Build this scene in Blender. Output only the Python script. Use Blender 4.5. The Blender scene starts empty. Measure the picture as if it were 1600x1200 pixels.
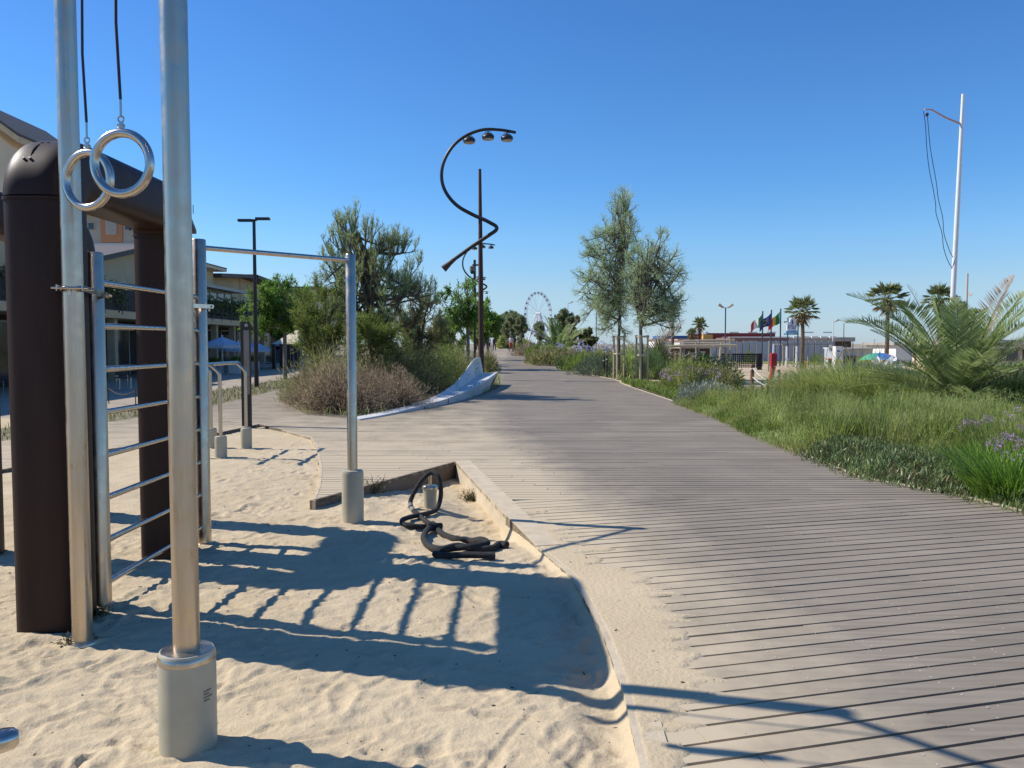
import bpy, math, random
import numpy as np
from mathutils import Vector, Matrix
random.seed(7)
R = np.random.default_rng(11)
S = bpy.context.scene
COL = S.collection
rad = math.radians
# ------------------------------------------------------------------ camera, sky, sun, exposure
F, CX, CY, HZ, CH = 1250.0, 800.0, 600.0, 537.0, 1.6
PITCH = math.atan((CY - HZ) / F)
cam = bpy.data.objects.new('camera', bpy.data.cameras.new('camera')); COL.objects.link(cam)
cam.location = (0, 0, CH); cam.rotation_euler = (math.pi / 2 - PITCH, 0, 0)
cam.data.sensor_width = 36; cam.data.lens = 36 * F / 1600
cam.data.clip_start = 0.05; cam.data.clip_end = 6000
S.camera = cam
SUN = Vector((-1.0, 0.245, 0.925)).normalized()          # towards the sun
EL = math.asin(SUN.z); AZ = math.atan2(SUN.x, SUN.y)
w = bpy.data.worlds.new('World'); S.world = w; w.use_nodes = True
nt = w.node_tree
sky = nt.nodes.new('ShaderNodeTexSky'); sky.sky_type = 'NISHITA'; sky.sun_disc = False
sky.sun_elevation = EL; sky.sun_rotation = AZ
sky.air_density = 1.0; sky.dust_density = 0.1; sky.ozone_density = 6.0; sky.altitude = 0
bg = nt.nodes['Background']; bg.inputs['Strength'].default_value = 0.100
hs = nt.nodes.new('ShaderNodeMix'); hs.data_type = 'RGBA'; hs.blend_type = 'MULTIPLY'; hs.inputs[0].default_value = 1.0
# the camera's daylight balance, and the pale blue of sea air low over the whole horizon
wt = nt.nodes.new('ShaderNodeTexCoord'); wz = nt.nodes.new('ShaderNodeSeparateXYZ'); nt.links.new(wt.outputs['Generated'], wz.inputs[0])
wr = nt.nodes.new('ShaderNodeValToRGB'); we = wr.color_ramp.elements
we[0].position = 0.0; we[0].color = (.76, .95, 1.34, 1); we[1].position = 0.36; we[1].color = (0.59, 1.02, 1.40, 1)
for p_, c_ in ((0.065, (1.0, 1.08, 1.20, 1)), (0.125, (0.88, 1.17, 1.36, 1)), (0.19, (0.70, 1.11, 1.40, 1))): e_ = we.new(p_); e_.color = c_
nt.links.new(wz.outputs['Z'], wr.inputs[0]); nt.links.new(wr.outputs[0], hs.inputs[7])
nt.links.new(sky.outputs[0], hs.inputs[6]); nt.links.new(hs.outputs[2], bg.inputs[0])
sl = bpy.data.lights.new('sun', 'SUN'); so = bpy.data.objects.new('sun', sl); COL.objects.link(so)
sl.energy = 5.0; sl.angle = rad(0.53); sl.color = (1.0, 0.94, 0.85)
so.rotation_euler = SUN.to_track_quat('Z', 'Y').to_euler()
S.view_settings.view_transform = 'Standard'; S.view_settings.look = 'None'
S.view_settings.exposure = 0.17; S.view_settings.gamma = 1.0; S.view_settings.use_curve_mapping = False
S.render.engine = 'CYCLES'
S.cycles.max_bounces = 6; S.cycles.transparent_max_bounces = 8
S.cycles.caustics_reflective = False; S.cycles.caustics_refractive = False
S.cycles.sample_clamp_indirect = 6

# ------------------------------------------------------------------ pixel of the photo -> place in the world
_ct, _st = math.cos(PITCH), math.sin(PITCH)
def ray(px, py):
    u, v = (px - CX) / F, (CY - py) / F
    return np.array([u, _ct + v * _st, -_st + v * _ct])
def sm(t):
    t = np.clip(t, 0, 1); return t * t * (3 - 2 * t)
def gz(x, y):                                            # the promenade rises gently far away
    return 0.75 * sm((np.asarray(y, float) - 30) / 60) * sm((9 - np.asarray(x, float)) / 3)
def G(px, py, z=0.0):
    d = ray(px, py); h = z
    for _ in range(12):
        k = (h - CH) / d[2]; h = z + float(gz(d[0] * k, d[1] * k))
    return Vector((d[0] * k, d[1] * k, h))
def P(px, py, Y):
    d = ray(px, py); k = Y / d[1]
    return Vector((d[0] * k, Y, CH + d[2] * k))

# ------------------------------------------------------------------ materials
MATS = {}
def _new(name):
    m = bpy.data.materials.new(name); m.use_nodes = True; MATS[name] = m
    return m, m.node_tree, m.node_tree.nodes['Principled BSDF']
def N(t, kind, **kw):
    n = t.nodes.new(kind)
    for k, v in kw.items():
        if k.startswith('i_'): n.inputs[k[2:].replace('_', ' ')].default_value = v
        else: setattr(n, k, v)
    return n
def ramp(t, src, stops):
    r = t.nodes.new('ShaderNodeValToRGB'); e = r.color_ramp.elements
    while len(e) < len(stops): e.new(0.5)
    for i, (p, c) in enumerate(stops):
        e[i].position = p; e[i].color = (*c, 1) if len(c) == 3 else c
    t.links.new(src, r.inputs[0]); return r
def mat(name, c, rough=0.7, metal=0.0, var=0.15, scale=6.0, bump=0.0, bscale=40.0, stretch=(1, 1, 1), spec=0.5, c2=None, island=0.0):
    """paint, stone, metal: colour mottled by noise, optional fine relief"""
    m, t, b = _new(name); L = t.links
    b.inputs['Roughness'].default_value = rough; b.inputs['Metallic'].default_value = metal
    b.inputs['Specular IOR Level'].default_value = spec
    tc = N(t, 'ShaderNodeTexCoord'); mp = N(t, 'ShaderNodeMapping'); mp.inputs['Scale'].default_value = stretch
    L.new(tc.outputs['Object'], mp.inputs[0])
    nz = N(t, 'ShaderNodeTexNoise', i_Scale=scale, i_Detail=6.0, i_Roughness=0.65); L.new(mp.outputs[0], nz.inputs['Vector'])
    lo = tuple(x * (1 - var) for x in c); hi = c2 or tuple(min(1, x * (1 + var)) for x in c)
    r = ramp(t, nz.outputs['Fac'], [(0.3, lo), (0.7, hi)])
    out = r.outputs[0]
    if island:
        g = N(t, 'ShaderNodeNewGeometry'); mr = N(t, 'ShaderNodeMapRange', i_To_Min=1 - island, i_To_Max=1 + island)
        L.new(g.outputs['Random Per Island'], mr.inputs[0])
        mx = N(t, 'ShaderNodeVectorMath', operation='SCALE'); L.new(out, mx.inputs[0]); L.new(mr.outputs[0], mx.inputs['Scale']); out = mx.outputs[0]
    L.new(out, b.inputs['Base Color'])
    if bump:
        n2 = N(t, 'ShaderNodeTexNoise', i_Scale=bscale, i_Detail=8.0, i_Roughness=0.7); L.new(mp.outputs[0], n2.inputs['Vector'])
        bp = N(t, 'ShaderNodeBump', i_Strength=bump, i_Distance=0.02); L.new(n2.outputs['Fac'], bp.inputs['Height']); L.new(bp.outputs[0], b.inputs['Normal'])
    return m
def leafmat(name, cols, tr=0.35, rough=0.55, spec=0.3):
    """leaves: every leaf its own shade, light comes through"""
    m, t, b = _new(name); L = t.links
    g = N(t, 'ShaderNodeNewGeometry')
    n = len(cols); r = ramp(t, g.outputs['Random Per Island'], [(i / (n - 1), c) for i, c in enumerate(cols)])
    tc = N(t, 'ShaderNodeTexCoord'); nz = N(t, 'ShaderNodeTexNoise', i_Scale=1.7, i_Detail=3.0); L.new(tc.outputs['Object'], nz.inputs['Vector'])
    mr = N(t, 'ShaderNodeMapRange', i_From_Min=0.3, i_From_Max=0.7, i_To_Min=0.72, i_To_Max=1.28); L.new(nz.outputs['Fac'], mr.inputs[0])
    mx = N(t, 'ShaderNodeVectorMath', operation='SCALE'); L.new(r.outputs[0], mx.inputs[0]); L.new(mr.outputs[0], mx.inputs['Scale'])
    L.new(mx.outputs[0], b.inputs['Base Color']); b.inputs['Roughness'].default_value = rough; b.inputs['Specular IOR Level'].default_value = spec
    td = N(t, 'ShaderNodeBsdfTranslucent'); L.new(mx.outputs[0], td.inputs['Color'])
    ms = N(t, 'ShaderNodeMixShader'); ms.inputs[0].default_value = tr
    L.new(b.outputs[0], ms.inputs[1]); L.new(td.outputs[0], ms.inputs[2])
    L.new(ms.outputs[0], t.nodes['Material Output'].inputs['Surface'])
    return m

# ------------------------------------------------------------------ mesh building
def np_mesh(name, V, Fq=None, Ft=None, smooth=False):
    me = bpy.data.meshes.new(name)
    V = np.asarray(V, np.float32).reshape(-1, 3)
    parts = []; tot = []
    if Fq is not None and len(Fq): Fq = np.asarray(Fq, np.int32).reshape(-1, 4); parts.append(Fq.ravel()); tot.append(np.full(len(Fq), 4, np.int32))
    if Ft is not None and len(Ft): Ft = np.asarray(Ft, np.int32).reshape(-1, 3); parts.append(Ft.ravel()); tot.append(np.full(len(Ft), 3, np.int32))
    li = np.concatenate(parts); lt = np.concatenate(tot); ls = np.concatenate([[0], np.cumsum(lt)[:-1]]).astype(np.int32)
    me.vertices.add(len(V)); me.vertices.foreach_set('co', V.ravel())
    me.loops.add(len(li)); me.loops.foreach_set('vertex_index', li)
    me.polygons.add(len(lt)); me.polygons.foreach_set('loop_start', ls); me.polygons.foreach_set('loop_total', lt)
    me.polygons.foreach_set('use_smooth', np.full(len(lt), bool(smooth)))
    me.update(calc_edges=True)
    return me
def origin(o):
    v = Vector((0, 0, 0))
    while o: v = v + o.location; o = o.parent
    return v
def link(name, me, m, parent=None, kind=None):
    o = bpy.data.objects.new(name, me); COL.objects.link(o)
    if m is not None and not me.materials: me.materials.append(MATS[m] if isinstance(m, str) else m)
    if parent: o.parent = parent
    if kind: o['kind'] = kind
    return o
def leaves(name, V, Fq, Ft, m, parent=None, kind=None):
    V = np.asarray(V).reshape(-1, 3)
    if parent: V = V - np.array(origin(parent))
    return link(name, np_mesh(name, V, Fq, Ft), m, parent, kind)
class MB:
    def __init__(s): s.v = []; s.f = []
    def add(s, v, f):
        n = len(s.v); s.v += [tuple(p) for p in v]; s.f += [tuple(i + n for i in q) for q in f]; return s
    def box(s, a, b):
        (x0, y0, z0), (x1, y1, z1) = a, b
        return s.add([(x0, y0, z0), (x1, y0, z0), (x1, y1, z0), (x0, y1, z0), (x0, y0, z1), (x1, y0, z1), (x1, y1, z1), (x0, y1, z1)],
                     [(0, 3, 2, 1), (4, 5, 6, 7), (0, 1, 5, 4), (1, 2, 6, 5), (2, 3, 7, 6), (3, 0, 4, 7)])
    def cbox(s, c, d, rz=0.0, ch=0.0):
        """box by centre and size, turned about z, top edges chamfered by ch"""
        hx, hy, hz = d[0] / 2, d[1] / 2, d[2] / 2
        rows = [(-hz, 0)] + ([(hz - ch, 0), (hz, ch)] if ch else [(hz, 0)])
        v = []
        for z, k in rows:
            for sx, sy in ((-1, -1), (1, -1), (1, 1), (-1, 1)):
                x, y = sx * (hx - k), sy * (hy - k)
                v.append((c[0] + x * math.cos(rz) - y * math.sin(rz), c[1] + x * math.sin(rz) + y * math.cos(rz), c[2] + z))
        f = [(3, 2, 1, 0)]
        for r in range(len(rows) - 1):
            f += [(r * 4 + i, r * 4 + (i + 1) % 4, r * 4 + 4 + (i + 1) % 4, r * 4 + 4 + i) for i in range(4)]
        k = (len(rows) - 1) * 4; f.append((k, k + 1, k + 2, k + 3))
        return s.add(v, f)
    def tube(s, pts, r, n=10, cap=True, sq=0.0):
        pts = [Vector(p) for p in pts]; m = len(pts)
        rr = r if hasattr(r, '__len__') else [r] * m
        v = []; f = []; u = None
        for i, p in enumerate(pts):
            d = (pts[min(i + 1, m - 1)] - pts[max(i - 1, 0)]).normalized()
            if u is None:
                u = d.orthogonal().normalized()
                if abs(d.z) > 0.95: u = Vector((1, 0, 0)); u = (u - d * u.dot(d)).normalized()
            else: u = (u - d * u.dot(d)).normalized()
            wv = d.cross(u)
            for k in range(n):
                a = 2 * math.pi * k / n; q = rr[i] / (abs(math.cos(a)) ** sq + abs(math.sin(a)) ** sq) ** (1 / sq) if sq else rr[i]
                v.append(p + (u * math.cos(a) + wv * math.sin(a)) * q)
        for i in range(m - 1):
            for k in range(n):
                f.append((i * n + k, i * n + (k + 1) % n, (i + 1) * n + (k + 1) % n, (i + 1) * n + k))
        if cap: f.append(tuple(range(n - 1, -1, -1))); f.append(tuple((m - 1) * n + k for k in range(n)))
        return s.add(v, f)
    def lathe(s, c, prof, n=20):
        v = []; f = []
        for r, z in prof:
            for k in range(n):
                a = 2 * math.pi * k / n; v.append((c[0] + r * math.cos(a), c[1] + r * math.sin(a), c[2] + z))
        for i in range(len(prof) - 1):
            for k in range(n):
                f.append((i * n + k, i * n + (k + 1) % n, (i + 1) * n + (k + 1) % n, (i + 1) * n + k))
        f.append(tuple(range(n - 1, -1, -1))); f.append(tuple((len(prof) - 1) * n + k for k in range(n)))
        return s.add(v, f)
    def torus(s, c, a, b, R_, r, n=40, k=12):
        """ring in the plane of unit vectors a, b"""
        a, b = Vector(a), Vector(b); w_ = a.cross(b); v = []; f = []
        for i in range(n):
            t = 2 * math.pi * i / n; d = a * math.cos(t) + b * math.sin(t)
            for j in range(k):
                q = 2 * math.pi * j / k; v.append(Vector(c) + d * (R_ + r * math.cos(q)) + w_ * (r * math.sin(q)))
        for i in range(n):
            for j in range(k):
                f.append((i * k + j, ((i + 1) % n) * k + j, ((i + 1) % n) * k + (j + 1) % k, i * k + (j + 1) % k))
        return s.add(v, f)
    def prism(s, pts, n_vec):
        """flat outline given thickness along n_vec"""
        n = len(pts); d = Vector(n_vec); pts = [Vector(p) for p in pts]
        return s.add(pts + [p + d for p in pts], [tuple(range(n - 1, -1, -1)), tuple(range(n, 2 * n))] + [(i, (i + 1) % n, n + (i + 1) % n, n + i) for i in range(n)])
    def ball(s, c, rx, ry, rz, n=10, m=7):
        return s.lathe(c, [(0, 0)], 3) if False else s._ball(c, rx, ry, rz, n, m)
    def _ball(s, c, rx, ry, rz, n, m):
        v = []; f = []
        for i in range(m + 1):
            t = math.pi * i / m
            for k in range(n):
                a = 2 * math.pi * k / n; v.append((c[0] + rx * math.sin(t) * math.cos(a), c[1] + ry * math.sin(t) * math.sin(a), c[2] - rz * math.cos(t)))
        for i in range(m):
            for k in range(n):
                f.append((i * n + k, i * n + (k + 1) % n, (i + 1) * n + (k + 1) % n, (i + 1) * n + k))
        return s.add(v, f)
    def build(s, name, m, parent=None, smooth=False, kind=None, local=False):
        me = bpy.data.meshes.new(name); o = Vector((0, 0, 0)) if (local or not parent) else origin(parent)
        me.from_pydata([tuple(Vector(p) - o) for p in s.v], [], s.f); me.validate(); me.update()
        me.polygons.foreach_set('use_smooth', np.full(len(me.polygons), bool(smooth)))
        if smooth:
            try: me.set_sharp_from_angle(angle=rad(38))
            except Exception: pass
        return link(name, me, m, parent, kind)
def thing(name, label, cat, loc, group=None, rz=0.0):
    o = bpy.data.objects.new(name, None); COL.objects.link(o); o.location = loc; o.rotation_euler = (0, 0, rz)
    o.empty_display_size = 0.1
    return tag(o, label, cat, group)
def tag(o, label, cat, group=None):
    o['label'] = label; o['category'] = cat
    if group: o['group'] = group
    return o
def copy_tree(o, parent=None):
    c = o.copy(); COL.objects.link(c); c.parent = parent
    for ch in list(o.children): copy_tree(ch, c)
    return c
def dup(o, loc, label=None, rz=None, sc=None):
    c = copy_tree(o); c.location = loc
    if label: c['label'] = label
    if rz is not None: c.rotation_euler = (0, 0, rz)
    if sc: c.scale = (sc, sc, sc)
    return c

# ------------------------------------------------------------------ foliage generators (numpy)
def unit(a): return a / np.maximum(np.linalg.norm(a, axis=-1, keepdims=True), 1e-9)
def rdir(n): return unit(R.normal(size=(n, 3)))
def diamonds(c, d, l, wd, flat=None):
    """leaf shaped quads at c (their foot) along d"""
    n = len(c); l = np.broadcast_to(l, n)[:, None]; wd = np.broadcast_to(wd, n)[:, None]
    up = rdir(n) if flat is None else flat
    s = unit(np.cross(d, up))
    V = np.stack([c, c + d * l * 0.45 + s * wd / 2, c + d * l, c + d * l * 0.45 - s * wd / 2], 1)
    return V.reshape(-1, 3), np.arange(4 * n).reshape(-1, 4)
def blades(p, az, lean, h, wd, bend=1.8):
    """grass blades, two quads and a tip"""
    n = len(p); d = np.stack([np.cos(az), np.sin(az), 0 * az], 1); tw = az + math.pi / 2 + R.normal(0, .7, n)
    s = np.stack([np.cos(tw), np.sin(tw), 0 * tw], 1)
    lean = np.broadcast_to(lean, n); h = np.broadcast_to(h, n); wd = np.broadcast_to(wd, n)
    out = []
    for t, k in ((0, .8), (.4, 1.), (.75, .7)):
        c = p + d * (lean * h * t ** bend)[:, None] + np.array([0, 0, 1.]) * (h * t * (1 - .35 * lean * t))[:, None]
        out += [c - s * (wd * k / 2)[:, None], c + s * (wd * k / 2)[:, None]]
    out.append(p + d * (lean * h)[:, None] + np.array([0, 0, 1.]) * (h * (1 - .35 * lean))[:, None])
    V = np.stack(out, 1).reshape(-1, 3); b = np.arange(n)[:, None] * 7
    return V, np.concatenate([b + np.array([[0, 1, 3, 2]]), b + np.array([[2, 3, 5, 4]])]), b + np.array([[4, 5, 6]])
def join(*vf):
    Vs, Q, T, o = [], [], [], 0
    for it in vf:
        V = it[0]; q = it[1] if len(it) > 1 else None; t = it[2] if len(it) > 2 else None
        Vs.append(V)
        if q is not None and len(q): Q.append(q + o)
        if t is not None and len(t): T.append(t + o)
        o += len(V)
    return np.concatenate(Vs), (np.concatenate(Q) if Q else None), (np.concatenate(T) if T else None)
def in_poly(x, y, poly):
    ins = np.zeros(len(x), bool); n = len(poly)
    for i in range(n):
        (x1, y1), (x2, y2) = poly[i][:2], poly[(i + 1) % n][:2]
        c = ((y1 > y) != (y2 > y)) & (x < (x2 - x1) * (y - y1) / (y2 - y1 + 1e-12) + x1)
        ins ^= c
    return ins
def scatter(poly, n):
    a = np.array([(p[0], p[1]) for p in poly]); lo, hi = a.min(0), a.max(0); X = []; Y = []
    while sum(map(len, X)) < n:
        q = R.uniform(lo, hi, (n * 2, 2)); k = in_poly(q[:, 0], q[:, 1], [tuple(v) for v in a]); X.append(q[k, 0]); Y.append(q[k, 1])
    return np.concatenate(X)[:n], np.concatenate(Y)[:n]
_lat = R.random((64, 64))
def vnoise(x, y, s):
    x = np.asarray(x) / s; y = np.asarray(y) / s; i = np.floor(x).astype(int); j = np.floor(y).astype(int)
    u, v = sm(x - i), sm(y - j); g = lambda a, b: _lat[a % 64, b % 64]
    return (g(i, j) * (1 - u) + g(i + 1, j) * u) * (1 - v) + (g(i, j + 1) * (1 - u) + g(i + 1, j + 1) * u) * v - .5
# ------------------------------------------------------------------ setting materials
def sand_mat():
    m, t, b = _new('sand'); L = t.links; tc = N(t, 'ShaderNodeTexCoord')
    a = N(t, 'ShaderNodeTexNoise', i_Scale=1.1, i_Detail=5.0); L.new(tc.outputs['Object'], a.inputs['Vector'])
    c = N(t, 'ShaderNodeTexNoise', i_Scale=260.0, i_Detail=3.0); L.new(tc.outputs['Object'], c.inputs['Vector'])
    r = ramp(t, a.outputs['Fac'], [(.3, (.52, .416, .268)), (.7, (.60, .487, .325))])
    r2 = ramp(t, c.outputs['Fac'], [(.28, (.72, .70, .68)), (.5, (1, 1, 1)), (.75, (1.1, 1.1, 1.1))])
    mx = N(t, 'ShaderNodeVectorMath', operation='MULTIPLY'); L.new(r.outputs[0], mx.inputs[0]); L.new(r2.outputs[0], mx.inputs[1])
    # a few dark crumbs of bark
    v = N(t, 'ShaderNodeTexVoronoi', i_Scale=7.0, i_Randomness=1.0); L.new(tc.outputs['Object'], v.inputs['Vector'])
    lt = N(t, 'ShaderNodeMath', operation='LESS_THAN'); lt.inputs[1].default_value = .045; L.new(v.outputs['Distance'], lt.inputs[0])
    m2 = N(t, 'ShaderNodeMix', data_type='RGBA'); L.new(lt.outputs[0], m2.inputs[0]); L.new(mx.outputs[0], m2.inputs[6]); m2.inputs[7].default_value = (.16, .11, .07, 1)
    L.new(m2.outputs[2], b.inputs['Base Color']); b.inputs['Roughness'].default_value = .95; b.inputs['Specular IOR Level'].default_value = .15
    n2 = N(t, 'ShaderNodeTexNoise', i_Scale=38.0, i_Detail=7.0, i_Roughness=.62); L.new(tc.outputs['Object'], n2.inputs['Vector'])
    bp = N(t, 'ShaderNodeBump', i_Strength=.5, i_Distance=.02); L.new(n2.outputs['Fac'], bp.inputs['Height']); L.new(bp.outputs[0], b.inputs['Normal'])
sand_mat()
def plank_mat(name, stripes=False):
    m, t, b = _new(name); L = t.links; tc = N(t, 'ShaderNodeTexCoord'); geo = N(t, 'ShaderNodeNewGeometry')
    mp = N(t, 'ShaderNodeMapping'); mp.inputs['Scale'].default_value = (.9, 26, 26); L.new(geo.outputs['Position'], mp.inputs[0])
    g = N(t, 'ShaderNodeTexNoise', i_Scale=1.0, i_Detail=6.0, i_Roughness=.7); L.new(mp.outputs[0], g.inputs['Vector'])
    big = N(t, 'ShaderNodeTexNoise', i_Scale=.8, i_Detail=6.0, i_Roughness=.6); L.new(geo.outputs['Position'], big.inputs['Vector'])
    col = ramp(t, g.outputs['Fac'], [(.25, (.188, .156, .117)), (.5, (.248, .208, .159)), (.8, (.325, .278, .215))])
    oi = N(t, 'ShaderNodeObjectInfo'); rnd = oi.outputs['Random'] if not stripes else geo.outputs['Random Per Island']
    mr = N(t, 'ShaderNodeMapRange', i_To_Min=.92, i_To_Max=1.08); L.new(rnd, mr.inputs[0])
    mr2 = N(t, 'ShaderNodeMapRange', i_From_Min=.3, i_From_Max=.7, i_To_Min=.86, i_To_Max=1.14); L.new(big.outputs['Fac'], mr2.inputs[0])
    ml = N(t, 'ShaderNodeMath', operation='MULTIPLY'); L.new(mr.outputs[0], ml.inputs[0]); L.new(mr2.outputs[0], ml.inputs[1])
    sc = N(t, 'ShaderNodeVectorMath', operation='SCALE'); L.new(col.outputs[0], sc.inputs[0]); L.new(ml.outputs[0], sc.inputs['Scale'])
    # wind-blown sand dust, thickest beside the sand pit, thinning to the right
    sx = N(t, 'ShaderNodeSeparateXYZ'); L.new(geo.outputs['Position'], sx.inputs[0])
    dn = N(t, 'ShaderNodeTexNoise', i_Scale=1.6, i_Detail=9.0, i_Roughness=.68); L.new(geo.outputs['Position'], dn.inputs['Vector'])
    e1 = N(t, 'ShaderNodeMapRange', i_From_Min=.65, i_From_Max=2.2, i_To_Min=.62, i_To_Max=-.30); yo = N(t, 'ShaderNodeMapRange', i_From_Min=5.0, i_From_Max=15.0, i_To_Min=0.0, i_To_Max=1.3); L.new(sx.outputs['Y'], yo.inputs[0])
    xa = N(t, 'ShaderNodeMath', operation='ADD'); L.new(sx.outputs['X'], xa.inputs[0]); L.new(yo.outputs[0], xa.inputs[1]); L.new(xa.outputs[0], e1.inputs[0])
    e2 = N(t, 'ShaderNodeMapRange', i_From_Min=9.0, i_From_Max=20.0, i_To_Min=.0, i_To_Max=-.5); L.new(sx.outputs['Y'], e2.inputs[0])
    ad = N(t, 'ShaderNodeMath', operation='ADD'); L.new(e1.outputs[0], ad.inputs[0]); L.new(e2.outputs[0], ad.inputs[1])
    ad2 = N(t, 'ShaderNodeMath', operation='ADD'); L.new(ad.outputs[0], ad2.inputs[0]); L.new(dn.outputs['Fac'], ad2.inputs[1])
    ad2r = ramp(t, ad2.outputs[0], [(.40, (.02, .02, .02)), (.70, (.38, .38, .38)), (1.0, (.95, .95, .95))])
    # pale scuffs and grit
    vo = N(t, 'ShaderNodeTexVoronoi', i_Scale=9.0); L.new(geo.outputs['Position'], vo.inputs['Vector'])
    gr = N(t, 'ShaderNodeMath', operation='LESS_THAN'); gr.inputs[1].default_value = .07; L.new(vo.outputs['Distance'], gr.inputs[0])
    gm = N(t, 'ShaderNodeMath', operation='MULTIPLY'); gm.inputs[1].default_value = .5; L.new(gr.outputs[0], gm.inputs[0])
    mxx = N(t, 'ShaderNodeMath', operation='MAXIMUM'); L.new(ad2r.outputs[0], mxx.inputs[0]); L.new(gm.outputs[0], mxx.inputs[1])
    mix = N(t, 'ShaderNodeMix', data_type='RGBA'); L.new(mxx.outputs[0], mix.inputs[0]); L.new(sc.outputs[0], mix.inputs[6]); mix.inputs[7].default_value = (.55, .448, .302, 1)
    L.new(mix.outputs[2], b.inputs['Base Color']); b.inputs['Roughness'].default_value = .72; b.inputs['Specular IOR Level'].default_value = .28
    bp = N(t, 'ShaderNodeBump', i_Strength=.25, i_Distance=.006); L.new(g.outputs['Fac'], bp.inputs['Height']); L.new(bp.outputs[0], b.inputs['Normal'])
plank_mat('plank'); plank_mat('plank_far', True)
mat('subfloor', (.012, .010, .009), .95, var=.3)
mat('kerb_concrete', (.54, .445, .31), .9, var=.16, scale=5, bump=.3, bscale=60)
mat('kerb_wood', (.17, .13, .09), .85, var=.3, scale=8, bump=.3, stretch=(2, 2, 14))
mat('ground', (.30, .25, .17), .95, var=.25, scale=.4, bump=.4, bscale=8)
mat('beach_sand', (.50, .385, .25), .95, var=.10, scale=.7, bump=.5, bscale=6)
mat('soil', (.16, .125, .085), .95, var=.35, scale=2, bump=.6, bscale=22)
mat('paving', (.36, .30, .225), .9, var=.15, scale=.6, bump=.15, bscale=20)
mat('verge_soil', (.20, .17, .10), .95, var=.3, scale=2, bump=.5, bscale=20)

# ------------------------------------------------------------------ edges of the promenade, read off the photograph
BED_L = [G(*p) for p in [(440, 608), (437, 626), (480, 648), (565, 656), (650, 640.5), (700, 631), (750, 618), (776, 608), (784, 600), (781, 588), (777, 578), (772, 568), (769, 560)]]
SANDE = [(.42, 1.2)] + [tuple(G(*p)[:2]) for p in [(1000, 1200), (975, 1085), (940, 985), (892, 900), (838, 855), (790, 806), (712, 722), (488, 783), (497, 760), (500, 735), (495, 700), (485, 684), (440, 672), (405, 663), (325, 680), (165, 703), (0, 735)]] + [(-7.0, 7.5)]
OUTER = [(-8.9, 7.5)] + [tuple(G(*p)[:2]) for p in [(0, 690), (165, 660), (320, 637)]]
RIGHT = [(6.6, 1.2), (5.6, 5.0)] + [tuple(G(*p)[:2]) for p in [(1600, 800), (1500, 775), (1340, 745), (1255, 710), (1180, 680), (1130, 655), (1055, 628), (975, 601), (960, 593), (895, 580), (870, 572), (830, 557.5)]]
def far_axis(Y): return -1.3 - (Y - 60) * .021
LFAR = [tuple(p[:2]) for p in BED_L]
FARL = [(far_axis(y) - 2.3, y) for y in (95, 140, 260)]
FARR = [(far_axis(y) + 3.4, y) for y in (140, 260)]
POLY = SANDE + OUTER + LFAR + FARL + FARR[::-1] + RIGHT[::-1]
SEAM = 8.15
def cross(poly, q0, d):
    """sorted parameters u where the line q0 + u d meets the outline"""
    us = []; nx, ny = -d[1], d[0]; c = q0[0] * nx + q0[1] * ny; n = len(poly)
    for i in range(n):
        a, b = poly[i], poly[(i + 1) % n]; sa = a[0] * nx + a[1] * ny - c; sb = b[0] * nx + b[1] * ny - c
        if (sa > 0) != (sb > 0):
            t = sa / (sa - sb); x, y = a[0] + (b[0] - a[0]) * t, a[1] + (b[1] - a[1]) * t
            us.append((x - q0[0]) * d[0] + (y - q0[1]) * d[1])
    return sorted(us)
def clip_y(poly, y, keep_low):
    out = []; n = len(poly)
    for i in range(n):
        a, b = poly[i], poly[(i + 1) % n]; ia, ib = (a[1] <= y) == keep_low, (b[1] <= y) == keep_low
        if ia: out.append(a)
        if ia != ib: t = (y - a[1]) / (b[1] - a[1]); out.append((a[0] + (b[0] - a[0]) * t, y))
    return out
PITCHB, GAP = .135, .019
def rows(poly, ang, v0, v1, joint, o=0.0):
    """planks of a deck section as four ground corners each"""
    d = (math.cos(ang), math.sin(ang)); nrm = (-d[1], d[0]); out = []; k = math.floor(v0 / PITCHB)
    while k * PITCHB < v1:
        va, vb = o + k * PITCHB + GAP / 2, o + (k + 1) * PITCHB - GAP / 2
        A = cross(poly, (nrm[0] * va, nrm[1] * va), d); B = cross(poly, (nrm[0] * vb, nrm[1] * vb), d)
        if len(A) != len(B): A = B = cross(poly, (nrm[0] * (va + vb) / 2, nrm[1] * (va + vb) / 2), d)
        if 1:
            for i in range(0, len(A) - 1, 2):
                a0, a1, b0, b1 = A[i], A[i + 1], B[i], B[i + 1]
                if min(a1 - a0, b1 - b0) < .05: continue
                off = (k % 2) * joint / 2 + .13 * ((k * 7) % 5)
                js = [j * joint + off for j in range(int(min(a0, b0) / joint) - 2, int(max(a1, b1) / joint) + 2)]
                js = [j for j in js if max(a0, b0) + .25 < j < min(a1, b1) - .25]
                la, lb = a0, b0
                for j in js + [None]:
                    ra, rb = (a1, b1) if j is None else (j - .003, j - .003)
                    out.append(((la, va), (ra, va), (rb, vb), (lb, vb), d, nrm))
                    if j is not None: la = lb = j + .003
        k += 1
    return out
A1 = math.atan(.262)
low = clip_y(clip_y(POLY, SEAM - .004, True), 1.9, False)
pl = rows(low, A1, -1, 9, 2.6)
up = clip_y(clip_y(POLY, SEAM + .004, False), 66, True)
pl2 = rows(up, 0.0, 0, 67 - SEAM, 2.9, SEAM)
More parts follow.
